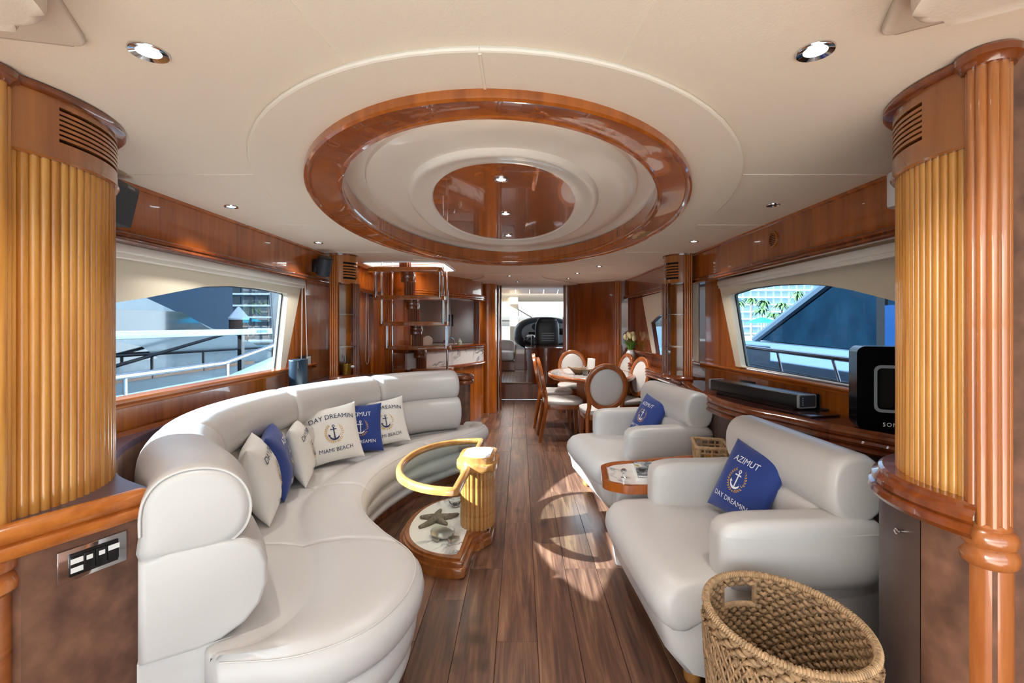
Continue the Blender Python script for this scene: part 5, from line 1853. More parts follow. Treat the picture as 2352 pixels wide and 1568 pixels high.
# round cherry column and chrome grab poles by the passage
rcol = thing('round_column', 'thick round polished cherry column between galley and passage', 'column', (-0.515, 7.42, 0))
MB().cyl((0, 0, 0), 0.145, ZC - 0.001, 40).build('shaft', M['cherry'], rcol)
MB().b2(0.135, 0.21, 0.20, 0.33, 0, ZC, 0.01).build('door_post', M['mahogany'], rcol)
for x, y, lb in ((-0.345, 7.50, 'chrome pole beside the round cherry column'), (0.745, 7.50, 'chrome pole on the right side of the passage')):
    o = MB().cyl((0, 0, 0), 0.017, ZC - 0.001, 16).build('grab_pole', M['chrome']); o.location = (x, y, 0)
    tag(o, lb, 'pole')
bp_ = thing('bulkhead_pilaster', 'fluted mahogany pilaster at the corner beside the dining bulkhead', 'pilaster', (1.46, 6.98, 0))
fluted(0.09, 0.0, ZC, 4).build('fluted_post', M['cherry'], bp_).rotation_euler = (0, 0, -PI / 2 - 0.15)

# ================================================================== WHEELHOUSE
hcab = thing('helm_cabinet', 'dark half-round mahogany cabinet at the top of the step', 'cabinet', (0.44, 8.95, 0.30))
hp_ = [(0.45, 0.55), (0.45, -0.18)] + [(0.05 + 0.38 * math.cos(math.radians(a)), -0.10 + 0.36 * math.sin(math.radians(a))) for a in range(-30, -181, -10)] + [(-0.33, 0.55)]
MB().prism(hp_, 0, 0.62, 0.0).build('body', M['mahogany'], hcab)
MB().prism([(p[0] * 1.05, p[1] * 1.05) for p in hp_], 0.62, 0.655, 0.01, 3).build('top', M['mahogany'], hcab)
hs = thing('helm_chair', 'black leather helm chair seen from behind in the wheelhouse', 'chair', (0.56, 9.78, 0.30))
MB().puff((0, 0, 0.88), (0.25, 0.07, 0.33), 4, 8).build('backrest', M['blackleather'], hs, angle=80)
MB().puff((0, 0.0, 1.14), (0.20, 0.06, 0.09), 3.5, 7).build('headrest', M['blackleather'], hs, angle=80)
MB().puff((0, 0.24, 0.55), (0.26, 0.26, 0.08), 4, 8).build('seat', M['blackleather'], hs, angle=80)
MB().cyl((0, 0.2, 0), 0.07, 0.5, 18).build('pedestal', M['black'], hs)
for k in range(4):
    MB().b2(-0.12, 0.14, -0.078, -0.068, 0.74 + k * 0.05, 0.752 + k * 0.05).build('back_slot', M['greyplastic'], hs, smooth=False)
MB().puff((-0.30, 0.08, 0.72), (0.035, 0.12, 0.13), 4, 6).build('armrest', M['blackleather'], hs, angle=80)
hd_ = thing('helm_console', 'black oval helm console with grey instrument panel under the windscreen', 'console', (0.50, 11.0, 0.30))
MB().puff((0.05, 0.0, 0.86), (0.70, 0.30, 0.40), 2.6, 12).build('hood', M['navyplastic'], hd_, angle=80)
MB().prism(ell(0, 0, 0.57, 0.26, 40, 2.4), 0, 0.02, 0.005, 1, M=Matrix.Translation((0.10, -0.285, 0.88)) @ Matrix.Rotation(math.radians(78), 4, 'X')).build('dashboard', mat('dash_grey', '#6f7376', 0.45), hd_)
MB().b2(-0.62, 0.72, -0.12, 0.28, 0.0, 0.62).build('pedestal', M['mahogany'], hd_, smooth=False)
for (x, z, w_, h_) in ((-0.22, 0.84, 0.17, 0.14), (0.10, 0.98, 0.12, 0.15), (0.42, 0.92, 0.16, 0.14)):
    sc_ = MB().box((x, -0.325 + (z - 0.88) * 0.15, z), (w_, 0.02, h_), bevel=0.004).build('screen', M['blackgloss'], hd_)
MB().lathe([(0, 0.0), (0.05, 0.0), (0.05, 0.015), (0, 0.015)], (0.25, -0.33, 0.97), 20, M=Matrix.Rotation(math.radians(90), 3, 'X')).build('gauge', M['porcelain'], hd_)
MB().tube([(-0.25 + 0.16 * math.cos(2 * PI * k / 24), -0.42, 0.72 + 0.10 * math.sin(2 * PI * k / 24)) for k in range(24)], 0.012, 8, closed=True).build('steering_wheel', M['black'], hd_)
hb = thing('captain_hat', "white captain's hat with black band on the helm console", 'hat', (0.24, 10.52, 1.045))
MB().puff((0, 0, 0.07), (0.10, 0.09, 0.04), 2.3, 8).build('crown', M['white'], hb, angle=80)
MB().cyl((0, 0, 0.0), 0.075, 0.05, 24).build('band', M['black'], hb)
MB().prism(ell(0, -0.07, 0.075, 0.05, 20), 0.0, 0.008).build('peak', M['blackgloss'], hb)
sh_ = MB().b2(0.10, 0.40, 10.40, 10.62, 1.03, 1.044)
o = sh_.build('shelf', M['navyplastic'], hd_, smooth=False); o.location = -Vector(hd_.location)
se = thing('settee', 'white leather wheelhouse settee beyond the passage', 'settee', (-0.55, 11.15, 0.31))
MB().b2(-0.5, 0.42, -0.35, 0.35, 0.0, 0.22).build('base', M['mahogany'], se, smooth=False)
MB().puff((-0.04, 0, 0.33), (0.46, 0.36, 0.12), 5, 8).build('seat_cushion', M['leather'], se, angle=80)
MB().puff((-0.04, 0.27, 0.55), (0.46, 0.09, 0.16), 4, 8).build('backrest', M['leather'], se, angle=80)
wp_ = thing('windscreen_wiper', 'black wiper arm across the windscreen', 'wiper', (0.05, 11.95, 1.3))
MB().tube([(-0.10, 0, 0.46), (0.55, 0, 0.08)], 0.012, 6).build('arm', M['black'], wp_)
MB().tube([(-0.12, -0.02, 0.72), (-0.10, -0.02, 0.30)], 0.014, 6).build('blade', M['black'], wp_)
# ================================================================== ELECTRONICS AND SMALL THINGS
# soundbar on the right counter
p0, p1 = Vector((1.675, 2.73)), Vector((1.475, 3.52))
sbc = (p0 + p1) / 2; sdir = (p1 - p0).normalized()
sb_ = thing('soundbar', 'long black soundbar with silver-trimmed end caps on the right counter', 'soundbar', (sbc.x, sbc.y, ZT), math.atan2(sdir.y, sdir.x))
HL = (p1 - p0).length / 2
MB().box((0, 0, 0.062), (2 * HL - 0.02, 0.125, 0.078), bevel=0.010, seg=3).build('body', M['black'], sb_)
for sg in (-1, 1):
    prf = roundrect(0.064, 0.041, 0.012, 3)
    Mx = Matrix.Translation((sg * (HL - 0.006), 0, 0.062)) @ Matrix(((0, 0, 1, 0), (1, 0, 0, 0), (0, 1, 0, 0), (0, 0, 0, 1)))
    ec = MB().prism(prf, -0.008, 0.008, 0.002, 1, M=Mx).build('end_cap', M['greyplastic'], sb_)
    prf2 = roundrect(0.056, 0.033, 0.008, 3)
    MB().prism(prf2, sg * 0.004, sg * 0.0095, 0, 1, M=Mx).build('grille', M['grille'], ec)
    for q in range(4):
        MB().box((sg * (HL + 0.0036), 0.036 * -sg, 0.042 + q * 0.013), (0.001, 0.008, 0.008)).build('button', M['greyplastic'], ec, smooth=False)
MB().box((0, 0, 0.012), (2 * HL - 0.12, 0.09, 0.024)).build('foot', M['black'], sb_, smooth=False)
# black wall brackets and the dark tablet under the soundbar
for (pos, lb) in (((1.79, 2.84), 'black metal bracket behind the near end of the soundbar'), ((1.715, 3.45), 'small black box behind the far end of the soundbar')):
    bx = thing('bracket', lb, 'bracket', (pos[0], pos[1], ZT - 0.002), math.radians(12))
    MB().b2(-0.05, -0.042, -0.08, 0.08, 0.0, 0.10, 0.002).build('plate', M['black'], bx)
    MB().b2(-0.05, 0.02, -0.08, 0.08, 0.0, 0.012, 0.002).build('foot', M['black'], bx)
tb_ = MB().box((0, 0, 0.006), (0.20, 0.25, 0.010), bevel=0.003)
o = tb_.build('mat_board', mat('dark_board', '#3a2226', 0.25, coat=0.4)); o.location = (1.655, 2.70, ZT - 0.002); o.rotation_euler = (0, 0, math.radians(14))
tag(o, 'thin dark board lying under the near end of the soundbar', 'board')
# subwoofer
sw = thing('subwoofer', 'glossy black square subwoofer standing beside the reeded drum', 'subwoofer', (1.765, 2.28, ZT), math.radians(-22))
pr_out = roundrect(0.122, 0.20, 0.035, 5)
pr_in = roundrect(0.042, 0.098, 0.02, 4)
m = fill2d([pr_out, pr_in], -0.07, 0.07)
m.v = [(a, -c, b + 0.205) for a, b, c in m.v]
m.build('body', M['blackgloss'], sw, angle=50)
mm = fill2d([roundrect(0.054, 0.112, 0.028, 4), pr_in], 0.0, 0.006)
mm.v = [(a, -c - 0.070, b + 0.205) for a, b, c in mm.v]
mm.build('slot_frame', M['greyplastic'], sw, angle=50)
MB().b2(-0.045, 0.045, -0.01, 0.01, 0.10, 0.31).build('slot_back', M['dark'], sw, smooth=False)
V, F = text_mesh('SONOS', 0.026, 1.25)
MB().add([(p.x + 0.03, -0.0712, p.y + 0.035) for p in V], F).build('lettering', M['inkwhite'], sw, smooth=False)

# loudspeakers under the left valance
sp = thing('wall_speaker', 'dark grey wedge loudspeaker tucked behind the left reeded drum', 'speaker', (-1.738, 1.99, 1.805), math.radians(16))
vs = []
for z, hx, hy in ((0.0, 0.042, 0.062), (0.155, 0.056, 0.098)):
    vs += [(-hx, -hy, z), (hx, -hy, z), (hx, hy, z), (-hx, hy, z)]
MB().add(vs, [(0, 3, 2, 1), (4, 5, 6, 7), (0, 1, 5, 4), (1, 2, 6, 5), (2, 3, 7, 6), (3, 0, 4, 7)]).build('body', M['grille'], sp, smooth=False)
MB().add([(-0.0562, -0.0985, 0.155), (0.0565, -0.0985, 0.155), (0.0565, 0.0985, 0.155), (-0.0562, 0.0985, 0.155), (-0.057, -0.1005, 0.178), (0.058, -0.1005, 0.178), (0.058, 0.1005, 0.178), (-0.057, 0.1005, 0.178)],
         [(0, 3, 2, 1), (4, 5, 6, 7), (0, 1, 5, 4), (1, 2, 6, 5), (2, 3, 7, 6), (3, 0, 4, 7)]).build('top_band', M['black'], sp, smooth=False)
MB().b2(-0.05, 0.05, -0.09, 0.09, 0.178, 0.183).build('lid', M['cream'], sp, smooth=False)
V, F = text_mesh('SONOS', 0.015, 1.2)
MB().add([(0.0585, p.x + 0.03, 0.1665 + p.y) for p in V], F).build('lettering', M['inkwhite'], sp, smooth=False)
sp2 = thing('wall_speaker', 'round-sided black loudspeaker tilted on a bracket by the vented column', 'speaker', (-1.70, 4.06, 1.885))
MB().lathe([(0, -0.082), (0.050, -0.082), (0.058, -0.075), (0.060, 0.068), (0.054, 0.080), (0, 0.082)], (0, 0, 0), 28, M=Matrix.Rotation(math.radians(16), 3, 'Y') @ Matrix.Rotation(math.radians(14), 3, 'X')).build('body', M['grille'], sp2)
MB().lathe([(0, 0.068), (0.0605, 0.068), (0.0605, 0.074), (0.053, 0.083), (0, 0.084)], (0, 0, 0), 28, M=Matrix.Rotation(math.radians(16), 3, 'Y') @ Matrix.Rotation(math.radians(14), 3, 'X')).build('top', M['black'], sp2)
MB().b2(-0.10, -0.03, -0.02, 0.02, -0.05, 0.06, 0.005).build('bracket', M['black'], sp2)
sp3 = thing('wall_speaker', 'white loudspeaker edge showing behind the right reeded drum', 'speaker', (1.555, 1.905, 1.93))
MB().lathe([(0, -0.07), (0.046, -0.07), (0.05, -0.06), (0.05, 0.06), (0.046, 0.07), (0, 0.07)], (0, 0, 0), 24).build('body', M['white'], sp3)
MB().b2(0.02, 0.047, -0.02, 0.02, -0.04, 0.04).build('bracket', M['white'], sp3, smooth=False)
# upright speaker on the sideboard
ss = thing('portable_speaker', 'upright oval blue-black speaker standing on the sideboard by the window', 'speaker', (-1.735, 3.66, ZT))
MB().prism(ell(0, 0, 0.062, 0.080, 40, 2.3), 0.0, 0.238, 0.012, 3).build('body', M['navyplastic'], ss, angle=50)
V, F = text_mesh('SONOS', 0.014, 1.1)
MB().add([(0.028 + p.y * 0.9, -0.0735, 0.198 - p.x) for p in V], F).build('lettering', M['inkwhite'], ss, smooth=False)
# menu folder on the wall
mf = thing('menu_folder', 'open blue folder with a printed card on the wall beside the speaker', 'folder', (-1.868, 4.06, 1.035), 0)
MB().b2(-0.008, -0.002, -0.095, 0.01, -0.05, 0.075).build('cover', M['navyplastic'], mf, smooth=False)
MB().b2(-0.008, -0.002, 0.012, 0.125, -0.05, 0.072).build('cover', M['black'], mf, smooth=False)
MB().b2(-0.002, 0.0, 0.022, 0.112, -0.042, 0.064).build('card', M['paper'], mf, smooth=False)
MB().b2(-0.002, -0.0012, -0.075, -0.055, 0.04, 0.058).build('mark', mat('teal_mark', '#1f8f78', 0.5), mf, smooth=False)
for q in range(4):
    MB().b2(-0.002, -0.0012, -0.05 if q else -0.04, -0.015, -0.035 + q * 0.018, -0.031 + q * 0.018).build('text_line', M['inkwhite'], mf, smooth=False)
for q in range(7):
    MB().b2(0.0, 0.0004, 0.03, 0.10, -0.034 + q * 0.013, -0.031 + q * 0.013).build('text_line', M['greyplastic'], mf, smooth=False)
# brass pot with sticks in the left niche
pot = thing('brass_pot', 'hammered brass pot with dark sticks in the left niche column', 'pot', (-1.615, 4.345, ZT + 0.044))
MB().lathe([(0, 0), (0.036, 0), (0.040, 0.006), (0.040, 0.09), (0.044, 0.096), (0.040, 0.10), (0.036, 0.095), (0.034, 0.012), (0, 0.01)], (0, 0, 0), 24).build('body', mat('hammered_brass', '#b9953f', 0.3, metal=1.0, bump=0.6, bscale=120), pot)
MB().puff((0.055, 0.01, 0.075), (0.018, 0.012, 0.012), 2.2, 5).build('handle', M['porcelain'], pot)
for k in range(5):
    a = k * 1.26
    MB().tube([(0.01 * math.cos(a), 0.01 * math.sin(a), 0.012), (0.034 * math.cos(a), 0.034 * math.sin(a), 0.15 + 0.012 * k)], 0.002, 5).build('stick', M['black'], pot)
# roller blinds and their cords
def blind(label, line_x, y0, y1, s):
    r = thing('roller_blind', label, 'blind', (line_x, (y0 + y1) / 2, 1.70))
    hl = (y1 - y0) / 2
    MB().b2(min(0, s * 0.045), max(0, s * 0.045), -hl, hl, 0.012, 0.054, 0.006).build('cassette', M['blindrail'], r)
    MB().b2(min(0, s * 0.036), max(0, s * 0.036), -hl, hl, -0.012, 0.014, 0.006).build('bottom_bar', M['blindrail'], r)
    return r
blind('long white roller-blind cassette above the left window', -1.872, 1.5, 3.98, 1)
blind('long white roller-blind cassette above the right window', 1.735, 2.05, 4.02, -1)
def cordloop(label, x, y, z1, z0, w_):
    pts = spline([Vector((0, -w_ * 0.35, z1 - z0)), Vector((0, -w_ * 0.45, 0.35)), Vector((0, -w_ * 0.5, 0.06)), Vector((0, 0.0, 0.0)), Vector((0, w_ * 0.5, 0.07)), Vector((0, w_ * 0.35, 0.4)), Vector((0, w_ * 0.1, z1 - z0))], 6)
    o = MB().tube(pts, 0.0035, 6).build('blind_cord', M['white']); o.location = (x, y, z0)
    tag(o, label, 'cord')
cordloop('white looped blind cord hanging beside the blue folder', -1.855, 4.02, 1.76, 0.90, 0.11)
cordloop('white looped blind cord on the panel between column and staircase', -1.862, 5.70, 1.76, 0.90, 0.12)
# round louvred grille in the right valance
ag = thing('air_grille', 'small round louvred grille set in the right valance', 'grille', (1.604, 2.97, 1.92))
MB().lathe([(0.04, 0), (0.052, 0), (0.052, 0.006), (0.046, 0.009), (0.04, 0.006)], (0, 0, 0), 28, M=Matrix.Rotation(math.radians(-90), 3, 'Y')).build('ring', M['cherry'], ag)
MB().lathe([(0, 0.001), (0.044, 0.001)], (0, 0, 0), 28, M=Matrix.Rotation(math.radians(-90), 3, 'Y')).build('back', M['dark'], ag)
for k in range(8):
    z = -0.040 + k * 0.0114
    hw_ = math.sqrt(max(0, 0.044 ** 2 - z * z))
    MB().box((-0.005, 0, z), (0.005, 2 * hw_, 0.006), bevel=0.001, seg=1).build('slat', M['chairwood'], ag)

# ------------------------------------------------------------------ downlights
def downlight(x, y, z, label, r=0.034, on=True, watt=30.0):
    t = thing('downlight', label, 'downlight', (x, y, z))
    MB().lathe([(r * 0.62, 0.004), (r * 0.62, -0.002), (r * 0.95, -0.006), (r, -0.003), (r, 0.002)], (0, 0, 0), 28).build('ring', M['chrome'], t)
    MB().lathe([(0, -0.0005), (r * 0.63, -0.0005)], (0, 0, 0), 20).build('lens', M['lamp'] if on else M['grille'], t)
    if on:
        ld = bpy.data.lights.new('lamp_beam', 'SPOT')
        ld.energy = watt; ld.spot_size = math.radians(110); ld.spot_blend = 0.8; ld.shadow_soft_size = 0.03
        ld.color = (1.0, 0.95, 0.88)
        lo = bpy.data.objects.new('lamp_beam', ld); COL.objects.link(lo); lo.parent = t
        lo.location = (0, 0, -0.012)
    return t
L_ = [(-0.885, 1.115, ZC, 'large chrome downlight in the ceiling above the left reeded drum', 0.042, 1), (0.70, 1.11, ZC, 'large chrome downlight in the ceiling above the right reeded drum', 0.042, 1),
      (-1.59, 2.575, ZC, 'downlight in the ceiling above the left window blind', 0.036, 1), (1.372, 2.54, ZC, 'unlit dark downlight above the right window', 0.036, 0),
      (-1.60, 3.71, ZC, 'downlight by the round tilted loudspeaker', 0.036, 1), (1.357, 3.66, ZC, 'downlight above the farther armchair', 0.036, 1),
      (XM, 2.33, ZC + 0.072, 'nearest downlight in the wooden oval of the dome', 0.036, 1), (XM, 3.05, ZC + 0.072, 'middle downlight in the wooden oval of the dome', 0.036, 1), (XM, 3.80, ZC + 0.072, 'farthest downlight in the wooden oval of the dome', 0.036, 1),
      (0.88, 5.22, ZC, 'nearest downlight over the dining table', 0.034, 90), (0.72, 5.92, ZC, 'second downlight over the dining table', 0.034, 90), (0.68, 6.60, ZC, 'third downlight over the dining table', 0.034, 90),
      (-0.95, 7.35, 2.0295, 'downlight over the galley worktop', 0.034, 110), (-1.25, 6.45, 2.0295, 'unseen added downlight behind the galley wall cabinet', 0.034, 110),  # the one behind the cabinet is unseen, added to brighten the galley
      (-0.14, 6.1, ZC - 0.016, 'downlight in the ceiling neck before the passage', 0.034, 70), (-0.04, 6.95, ZC - 0.016, 'downlight in the ceiling just before the passage', 0.034, 70)]
for x, y, z, lb, r_, on in L_:
    downlight(x, y, z - 0.0005, lb, r_, on, on if on > 1 else 30.0)
# ================================================================== OUTSIDE THE WINDOWS
water_m, nt_, b_ = _nodes('harbour_water')
b_.inputs['Base Color'].default_value = lin('#2c5468'); b_.inputs['Roughness'].default_value = 0.12
n_ = nt_.nodes.new('ShaderNodeTexNoise'); n_.inputs['Scale'].default_value = 1.3; n_.inputs['Detail'].default_value = 4
tc_ = nt_.nodes.new('ShaderNodeTexCoord'); nt_.links.new(tc_.outputs['Object'], n_.inputs['Vector'])
bp2 = nt_.nodes.new('ShaderNodeBump'); bp2.inputs['Strength'].default_value = 0.4; bp2.inputs['Distance'].default_value = 0.2
nt_.links.new(n_.outputs['Fac'], bp2.inputs['Height']); nt_.links.new(bp2.outputs['Normal'], b_.inputs['Normal'])
wtr = MB().add([(-400, -400, -1.6), (400, -400, -1.6), (400, 700, -1.6), (-400, 700, -1.6)], [(0, 1, 2, 3)]).build('water', water_m, smooth=False)
wtr['label'] = 'harbour water around the boats'; wtr['category'] = 'water'; wtr['kind'] = 'stuff'
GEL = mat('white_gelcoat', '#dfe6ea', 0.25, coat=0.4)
GELN = mat('shaded_white_gelcoat', '#64727a', 0.3, coat=0.3)  # white gelcoat with the hull's shade put into the colour
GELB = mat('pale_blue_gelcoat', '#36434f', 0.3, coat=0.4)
NAVYC = mat('navy_canvas', (0.0022, 0.0075, 0.014, 1), 1.0, var=0.3, vscale=2.5, spec=0.0)
DWIN = mat('dark_window', '#0e161d', 0.08, coat=0.6)

# own side decks: deck, bulwark with rising forward part, rail
def sidedeck(s, name_suffix, x_in, x_out, label, raillabel):
    d = thing('side_deck', label, 'deck', (s * (x_in + x_out) / 2, 4.0, 0.40))
    MB().b2(-(x_out - x_in) / 2, (x_out - x_in) / 2, -5.5, 3.7, -2.0, 0.0).build('deck', GELN, d, smooth=False)
    pts = [(-5.5, 0.0), (3.7, 0.0), (3.7, 0.87), (2.6, 0.82), (1.2, 0.66), (0.3, 0.52), (-5.5, 0.48)] if s < 0 else [(-5.5, 0.0), (3.7, 0.0), (3.7, 0.50), (-5.5, 0.44)]
    m = MB().prism(pts, -0.04, 0.04, 0.01, 2)
    m.v = [(c + s * (x_out - x_in) / 2, a, b) for a, b, c in m.v]
    m.build('bulwark', GELN if s < 0 else GELB, d)
    return d
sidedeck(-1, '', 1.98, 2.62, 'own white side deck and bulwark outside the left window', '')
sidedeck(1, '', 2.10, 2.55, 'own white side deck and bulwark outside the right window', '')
rl = thing('deck_rail', 'polished steel deck rail outside the left window', 'rail', (-2.60, 4.0, 0.86))
MB().tube([(0, -3.5, 0.19), (0, -1.0, 0.18), (0, 0.1, 0.18), (0, 1.2, 0.34), (0, 3.0, 0.52)], 0.021, 10).build('handrail', M['chrome'], rl)
for y, z0, z1 in ((-2.6, -0.02, 0.19), (-0.92, -0.02, 0.18), (0.16, 0.0, 0.19), (1.9, 0.28, 0.41)):
    MB().tube([(0, y, z0), (0, y, z1)], 0.013, 8).build('stanchion', M['chrome'], rl)
rr_ = thing('deck_rail', 'polished steel deck rail outside the right window', 'rail', (2.50, 4.0, 0.82))
MB().tube([(0, -2.5, 0.27), (0, 3.0, 0.33)], 0.021, 10).build('handrail', M['chrome'], rr_)
for y in (-1.2, -0.25, 0.55, 1.6):
    MB().tube([(-0.04, y - 0.20, 0.0), (0, y, 0.29)], 0.012, 8).build('stanchion', M['chrome'], rr_)
MB().tube([(0, -2.5, 0.10), (0, 3.0, 0.15)], 0.005, 6).build('wire', M['steel'], rr_)

# dark mesh screen outside at the front corner of the left window
o = MB().box((0, 0, 0), (0.02, 0.24, 0.55), bevel=0.004).build('mesh_screen', M['grille']); o.location = (-2.22, 4.30, 1.50)
o.rotation_euler = (math.radians(8), 0, 0)
tag(o, 'dark mesh screen outside the front corner of the left window', 'screen')

# neighbouring yacht on the left
ny = thing('motor_yacht', 'white motor yacht with dark cabin windows moored outside the left window', 'yacht', (-5.6, 6.0, -1.6))
def side_prism(pts, x0, x1, bevel=0.0):
    """outline in (y, z) world, pulled from x0 to x1"""
    m = MB().prism(pts, x0, x1, bevel, 2)
    m.v = [(c, a, b) for a, b, c in m.v]
    return m
def put(root, m, name, material, **k):
    o = m.build(name, material, root, **k)
    o.location = -Vector(root.location)
    return o
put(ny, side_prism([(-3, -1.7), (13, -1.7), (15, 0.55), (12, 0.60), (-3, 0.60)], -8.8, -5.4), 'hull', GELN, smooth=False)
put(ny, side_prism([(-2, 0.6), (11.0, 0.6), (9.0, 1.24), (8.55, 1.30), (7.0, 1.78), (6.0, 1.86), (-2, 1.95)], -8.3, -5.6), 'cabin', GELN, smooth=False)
put(ny, side_prism([(1, 1.305), (8.45, 1.285), (7.7, 1.59), (1, 1.60)], -5.62, -5.575), 'cabin_window', DWIN, smooth=False)
put(ny, side_prism([(1, 0.80), (5.5, 0.80), (7.2, 0.86), (6.9, 1.05), (6.2, 1.20), (1, 1.22)], -5.62, -5.57), 'lower_window', DWIN, smooth=False)
for k in range(6):
    y0 = 4.6 + k * 1.1
    put(ny, MB().tube([(-5.35, y0, 0.6), (-5.35, y0, 0.98 - 0.02 * k)], 0.02, 6), 'stanchion', M['black'])
put(ny, MB().tube([(-5.35, 4.0, 1.0), (-5.35, 12.0, 0.86)], 0.022, 6), 'handrail', M['black'])
put(ny, MB().tube([(-5.3, 5.6, 0.75), (-5.3, 8.6, 1.24)], 0.025, 6), 'strut', M['black'])
gb_ = thing('boarding_passerelle', 'long white boarding passerelle crossing the left window view', 'gangway', (-4.2, 6.0, 1.27))
MB().b2(-0.12, 0.12, -2.6, 1.85, -0.045, 0.04, 0.015).build('plank', GEL, gb_)
MB().b2(0.121, 0.124, 1.25, 1.55, -0.02, 0.02).build('blue_badge', mat('badge_blue', '#2f6fb0', 0.4), gb_, smooth=False)
MB().b2(-0.03, 0.03, 1.0, 1.08, -1.6, -0.045).build('leg', M['black'], gb_, smooth=False)
# blue hull and dark tower behind
bh = thing('blue_ship', 'tall flat blue ship side filling the view behind the left yacht', 'ship', (-10, 10, -1.6))
put(bh, side_prism([(2, -1.7), (16.4, -1.7), (16.2, 4.2), (2, 4.2)], -13, -10), 'hull', mat('ship_blue', '#0c3f5e', 0.35), smooth=False)
put(bh, MB().b2(-10.02, -9.99, 2, 16.3, 0.9, 1.05), 'stripe', mat('ship_stripe', '#2f8db8', 0.4), smooth=False)
pl = thing('mooring_pile', 'brown mooring pile with white conical cap outside the left window', 'pile', (-7.1, 11.8, -1.7))
MB().cyl((0, 0, 0), 0.21, 3.25, 20).build('post', mat('pile_wood', '#4a372c', 0.8, var=0.3), pl)
MB().lathe([(0.235, 3.2), (0.24, 3.24), (0.03, 3.52), (0, 3.53)], (0, 0, 0), 24).build('cap', GEL, pl)
def tower(label, loc, w_, dep, h_, floors, bays, wallm, winm, rz=0):
    t = thing('tower_block', label, 'building', loc, rz)
    MB().b2(-w_ / 2, w_ / 2, 0, dep, 0, h_).build('wall', wallm, t, smooth=False)
    fh = h_ / floors; bw = w_ / bays
    me = MB().b2(-bw * 0.36, bw * 0.36, -0.12, 0.02, 0, fh * 0.62).mesh('window', smooth=False); me.materials.append(winm)
    bal = MB().b2(-w_ / 2, w_ / 2, -1.3, 0.0, -0.12, 0.12).mesh('balcony', smooth=False); bal.materials.append(wallm)
    ral = MB().b2(-w_ / 2, w_ / 2, -1.3, -1.22, 0.12, 0.85).mesh('railing', smooth=False); ral.materials.append(winm)
    for f in range(floors):
        link('balcony', bal, None, t, loc=(0, 0, f * fh + 0.02))
        for k in range(bays):
            link('window', me, None, t, loc=(-w_ / 2 + bw * (k + 0.5), 0, f * fh + fh * 0.2))
    return t
tower('dark apartment tower seen at the front of the left window', (-38.5, 70, -1), 14, 12, 24, 14, 7, mat('tower_grey', '#6d747a', 0.7), mat('tower_glass', '#2b3b48', 0.2))
tower('white balconied hotel beyond the harbour in the right window', (66, 122, -1), 44, 14, 15, 8, 22, mat('hotel_white', '#eef0ef', 0.6), mat('hotel_glass', '#9fb3bd', 0.3))

# neighbouring yacht on the right, under navy canvas
yr = thing('covered_yacht', 'neighbouring yacht with a navy mesh cover over its sloping windscreen', 'yacht', (5.6, 6.0, -1.6))
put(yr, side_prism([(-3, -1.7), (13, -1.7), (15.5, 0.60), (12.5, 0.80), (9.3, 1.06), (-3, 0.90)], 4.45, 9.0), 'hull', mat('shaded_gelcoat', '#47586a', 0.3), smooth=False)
put(yr, side_prism([(2.0, 0.95), (9.1, 1.08), (6.75, 2.08), (2.0, 2.3)], 4.62, 8.4), 'canvas_cover', NAVYC, smooth=False)
put(yr, MB().tube([(4.60, 9.15, 1.09), (4.60, 6.75, 2.10), (4.60, 6.0, 2.22)], 0.075, 8), 'windscreen_frame', GELB)
put(yr, MB().b2(4.58, 4.63, 5.88, 6.02, 0.95, 2.2), 'post', M['black'], smooth=False)
put(yr, MB().b2(4.58, 4.61, 3.0, 5.88, 1.05, 1.62), 'side_window', mat('navy_window', '#0d2442', 0.2), smooth=False)
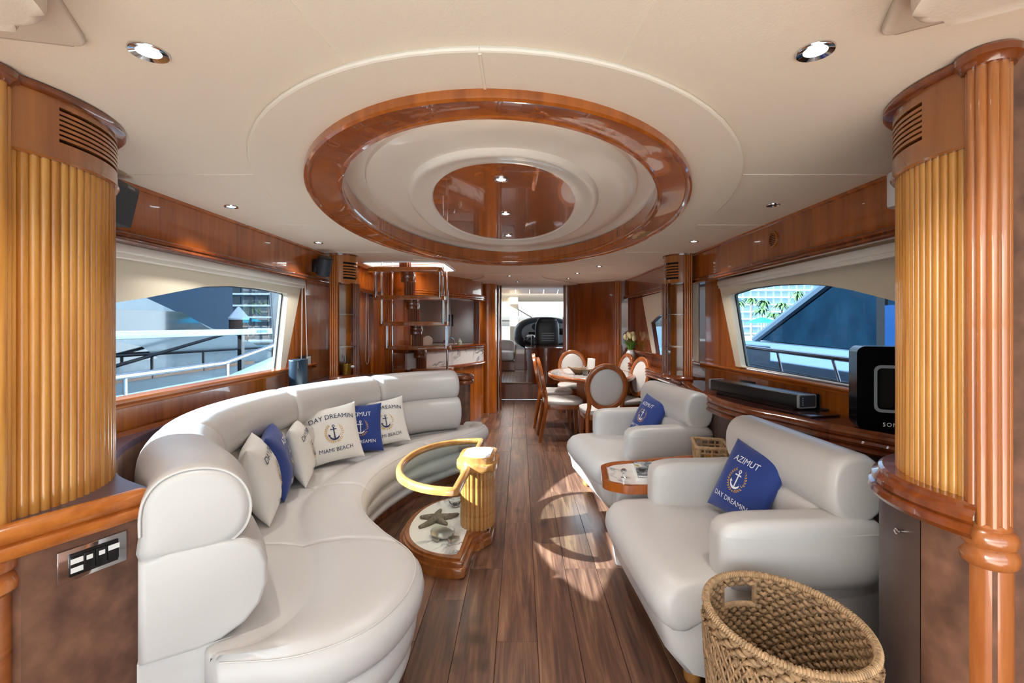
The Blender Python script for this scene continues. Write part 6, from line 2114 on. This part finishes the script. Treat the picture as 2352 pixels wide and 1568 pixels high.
# dock, umbrella, palms
dk = MB().b2(20, 75, 58, 62, -1.7, -0.1)
o = dk.build('dock', mat('dock_grey', '#b9b7b0', 0.8), smooth=False); tag(o, 'pale dock across the harbour in the right window', 'dock')
um = thing('beach_umbrella', 'turquoise parasol on the dock across the harbour', 'umbrella', (31.0, 60.0, -0.1))
MB().lathe([(1.9, 1.7), (1.0, 2.15), (0.05, 2.4), (0, 2.4)], (0, 0, 0), 12).build('canopy', mat('turquoise', '#1fa5cf', 0.6), um)
MB().cyl((0, 0, 0), 0.06, 2.35, 8).build('pole', M['white'], um)
pm = thing('palm_tree', 'palm', 'tree', (0, 0, 0), 0, 'palms across the harbour')
tr = MB().tube([(0, 0, 0), (0.1, 0, 3.0), (0.15, 0.05, 6.0)], [0.16, 0.12, 0.10], 8).build('trunk', mat('palm_trunk', '#7d7263', 0.9), pm)
random.seed(11)
palm_leaf = mat('palm_green', '#4c6a3a', 0.6, var=0.4, vscale=1.5)
for k in range(22):
    a = 2 * PI * k / 22 + random.uniform(-0.15, 0.15)
    L = random.uniform(1.0, 1.5); up_ = random.uniform(-0.1, 0.75)
    c, s = math.cos(a), math.sin(a)
    vs, fs = [], []
    for q in range(6):
        f = q / 5
        x = 0.15 + c * L * f; y = 0.05 + s * L * f; z = 6.0 + up_ * math.sin(f * 2.2) - 1.0 * f * f
        w_ = 0.20 * math.sin(PI * min(1, f * 0.9 + 0.12))
        vs += [(x - s * w_, y + c * w_, z - 0.12 * f), (x, y, z), (x + s * w_, y - c * w_, z - 0.12 * f)]
    for q in range(5):
        b0 = q * 3
        fs += [(b0, b0 + 1, b0 + 4, b0 + 3), (b0 + 1, b0 + 2, b0 + 5, b0 + 4)]
    MB().add(vs, fs).build('frond', palm_leaf, pm)
pos = [(1693, 690, 84, 'leftmost palm across the harbour, at the window frame'), (1726, 684, 88, 'tall palm second from the window frame across the harbour'), (1757, 690, 80, 'palm above the turquoise parasol across the harbour'),
       (1751, 708, 70, 'low palm just above the turquoise parasol'), (1795, 696, 76, 'bushy palm beside the sloping windscreen frame'), (1828, 670, 90, 'highest palm, nearest the top of the windscreen frame'), (1778, 719, 66, 'lowest palm against the sloping windscreen frame')]
for i, (u, v, y, lb) in enumerate(pos):
    p = at(u, v, y=y)
    o = pm if i == 0 else copy_tree(pm)
    sc = (p.z + 0.9) / 6.3
    o.location = (p.x, p.y, -0.9); o.scale = (1.15, 1.15, sc)
    o.rotation_euler = (0, 0, i * 1.1); o['label'] = lb

put(ny, MB().b2(-5.42, -5.34, -3, 9.4, 0.60, 0.66), 'teak_rail', M['teak'], smooth=False)
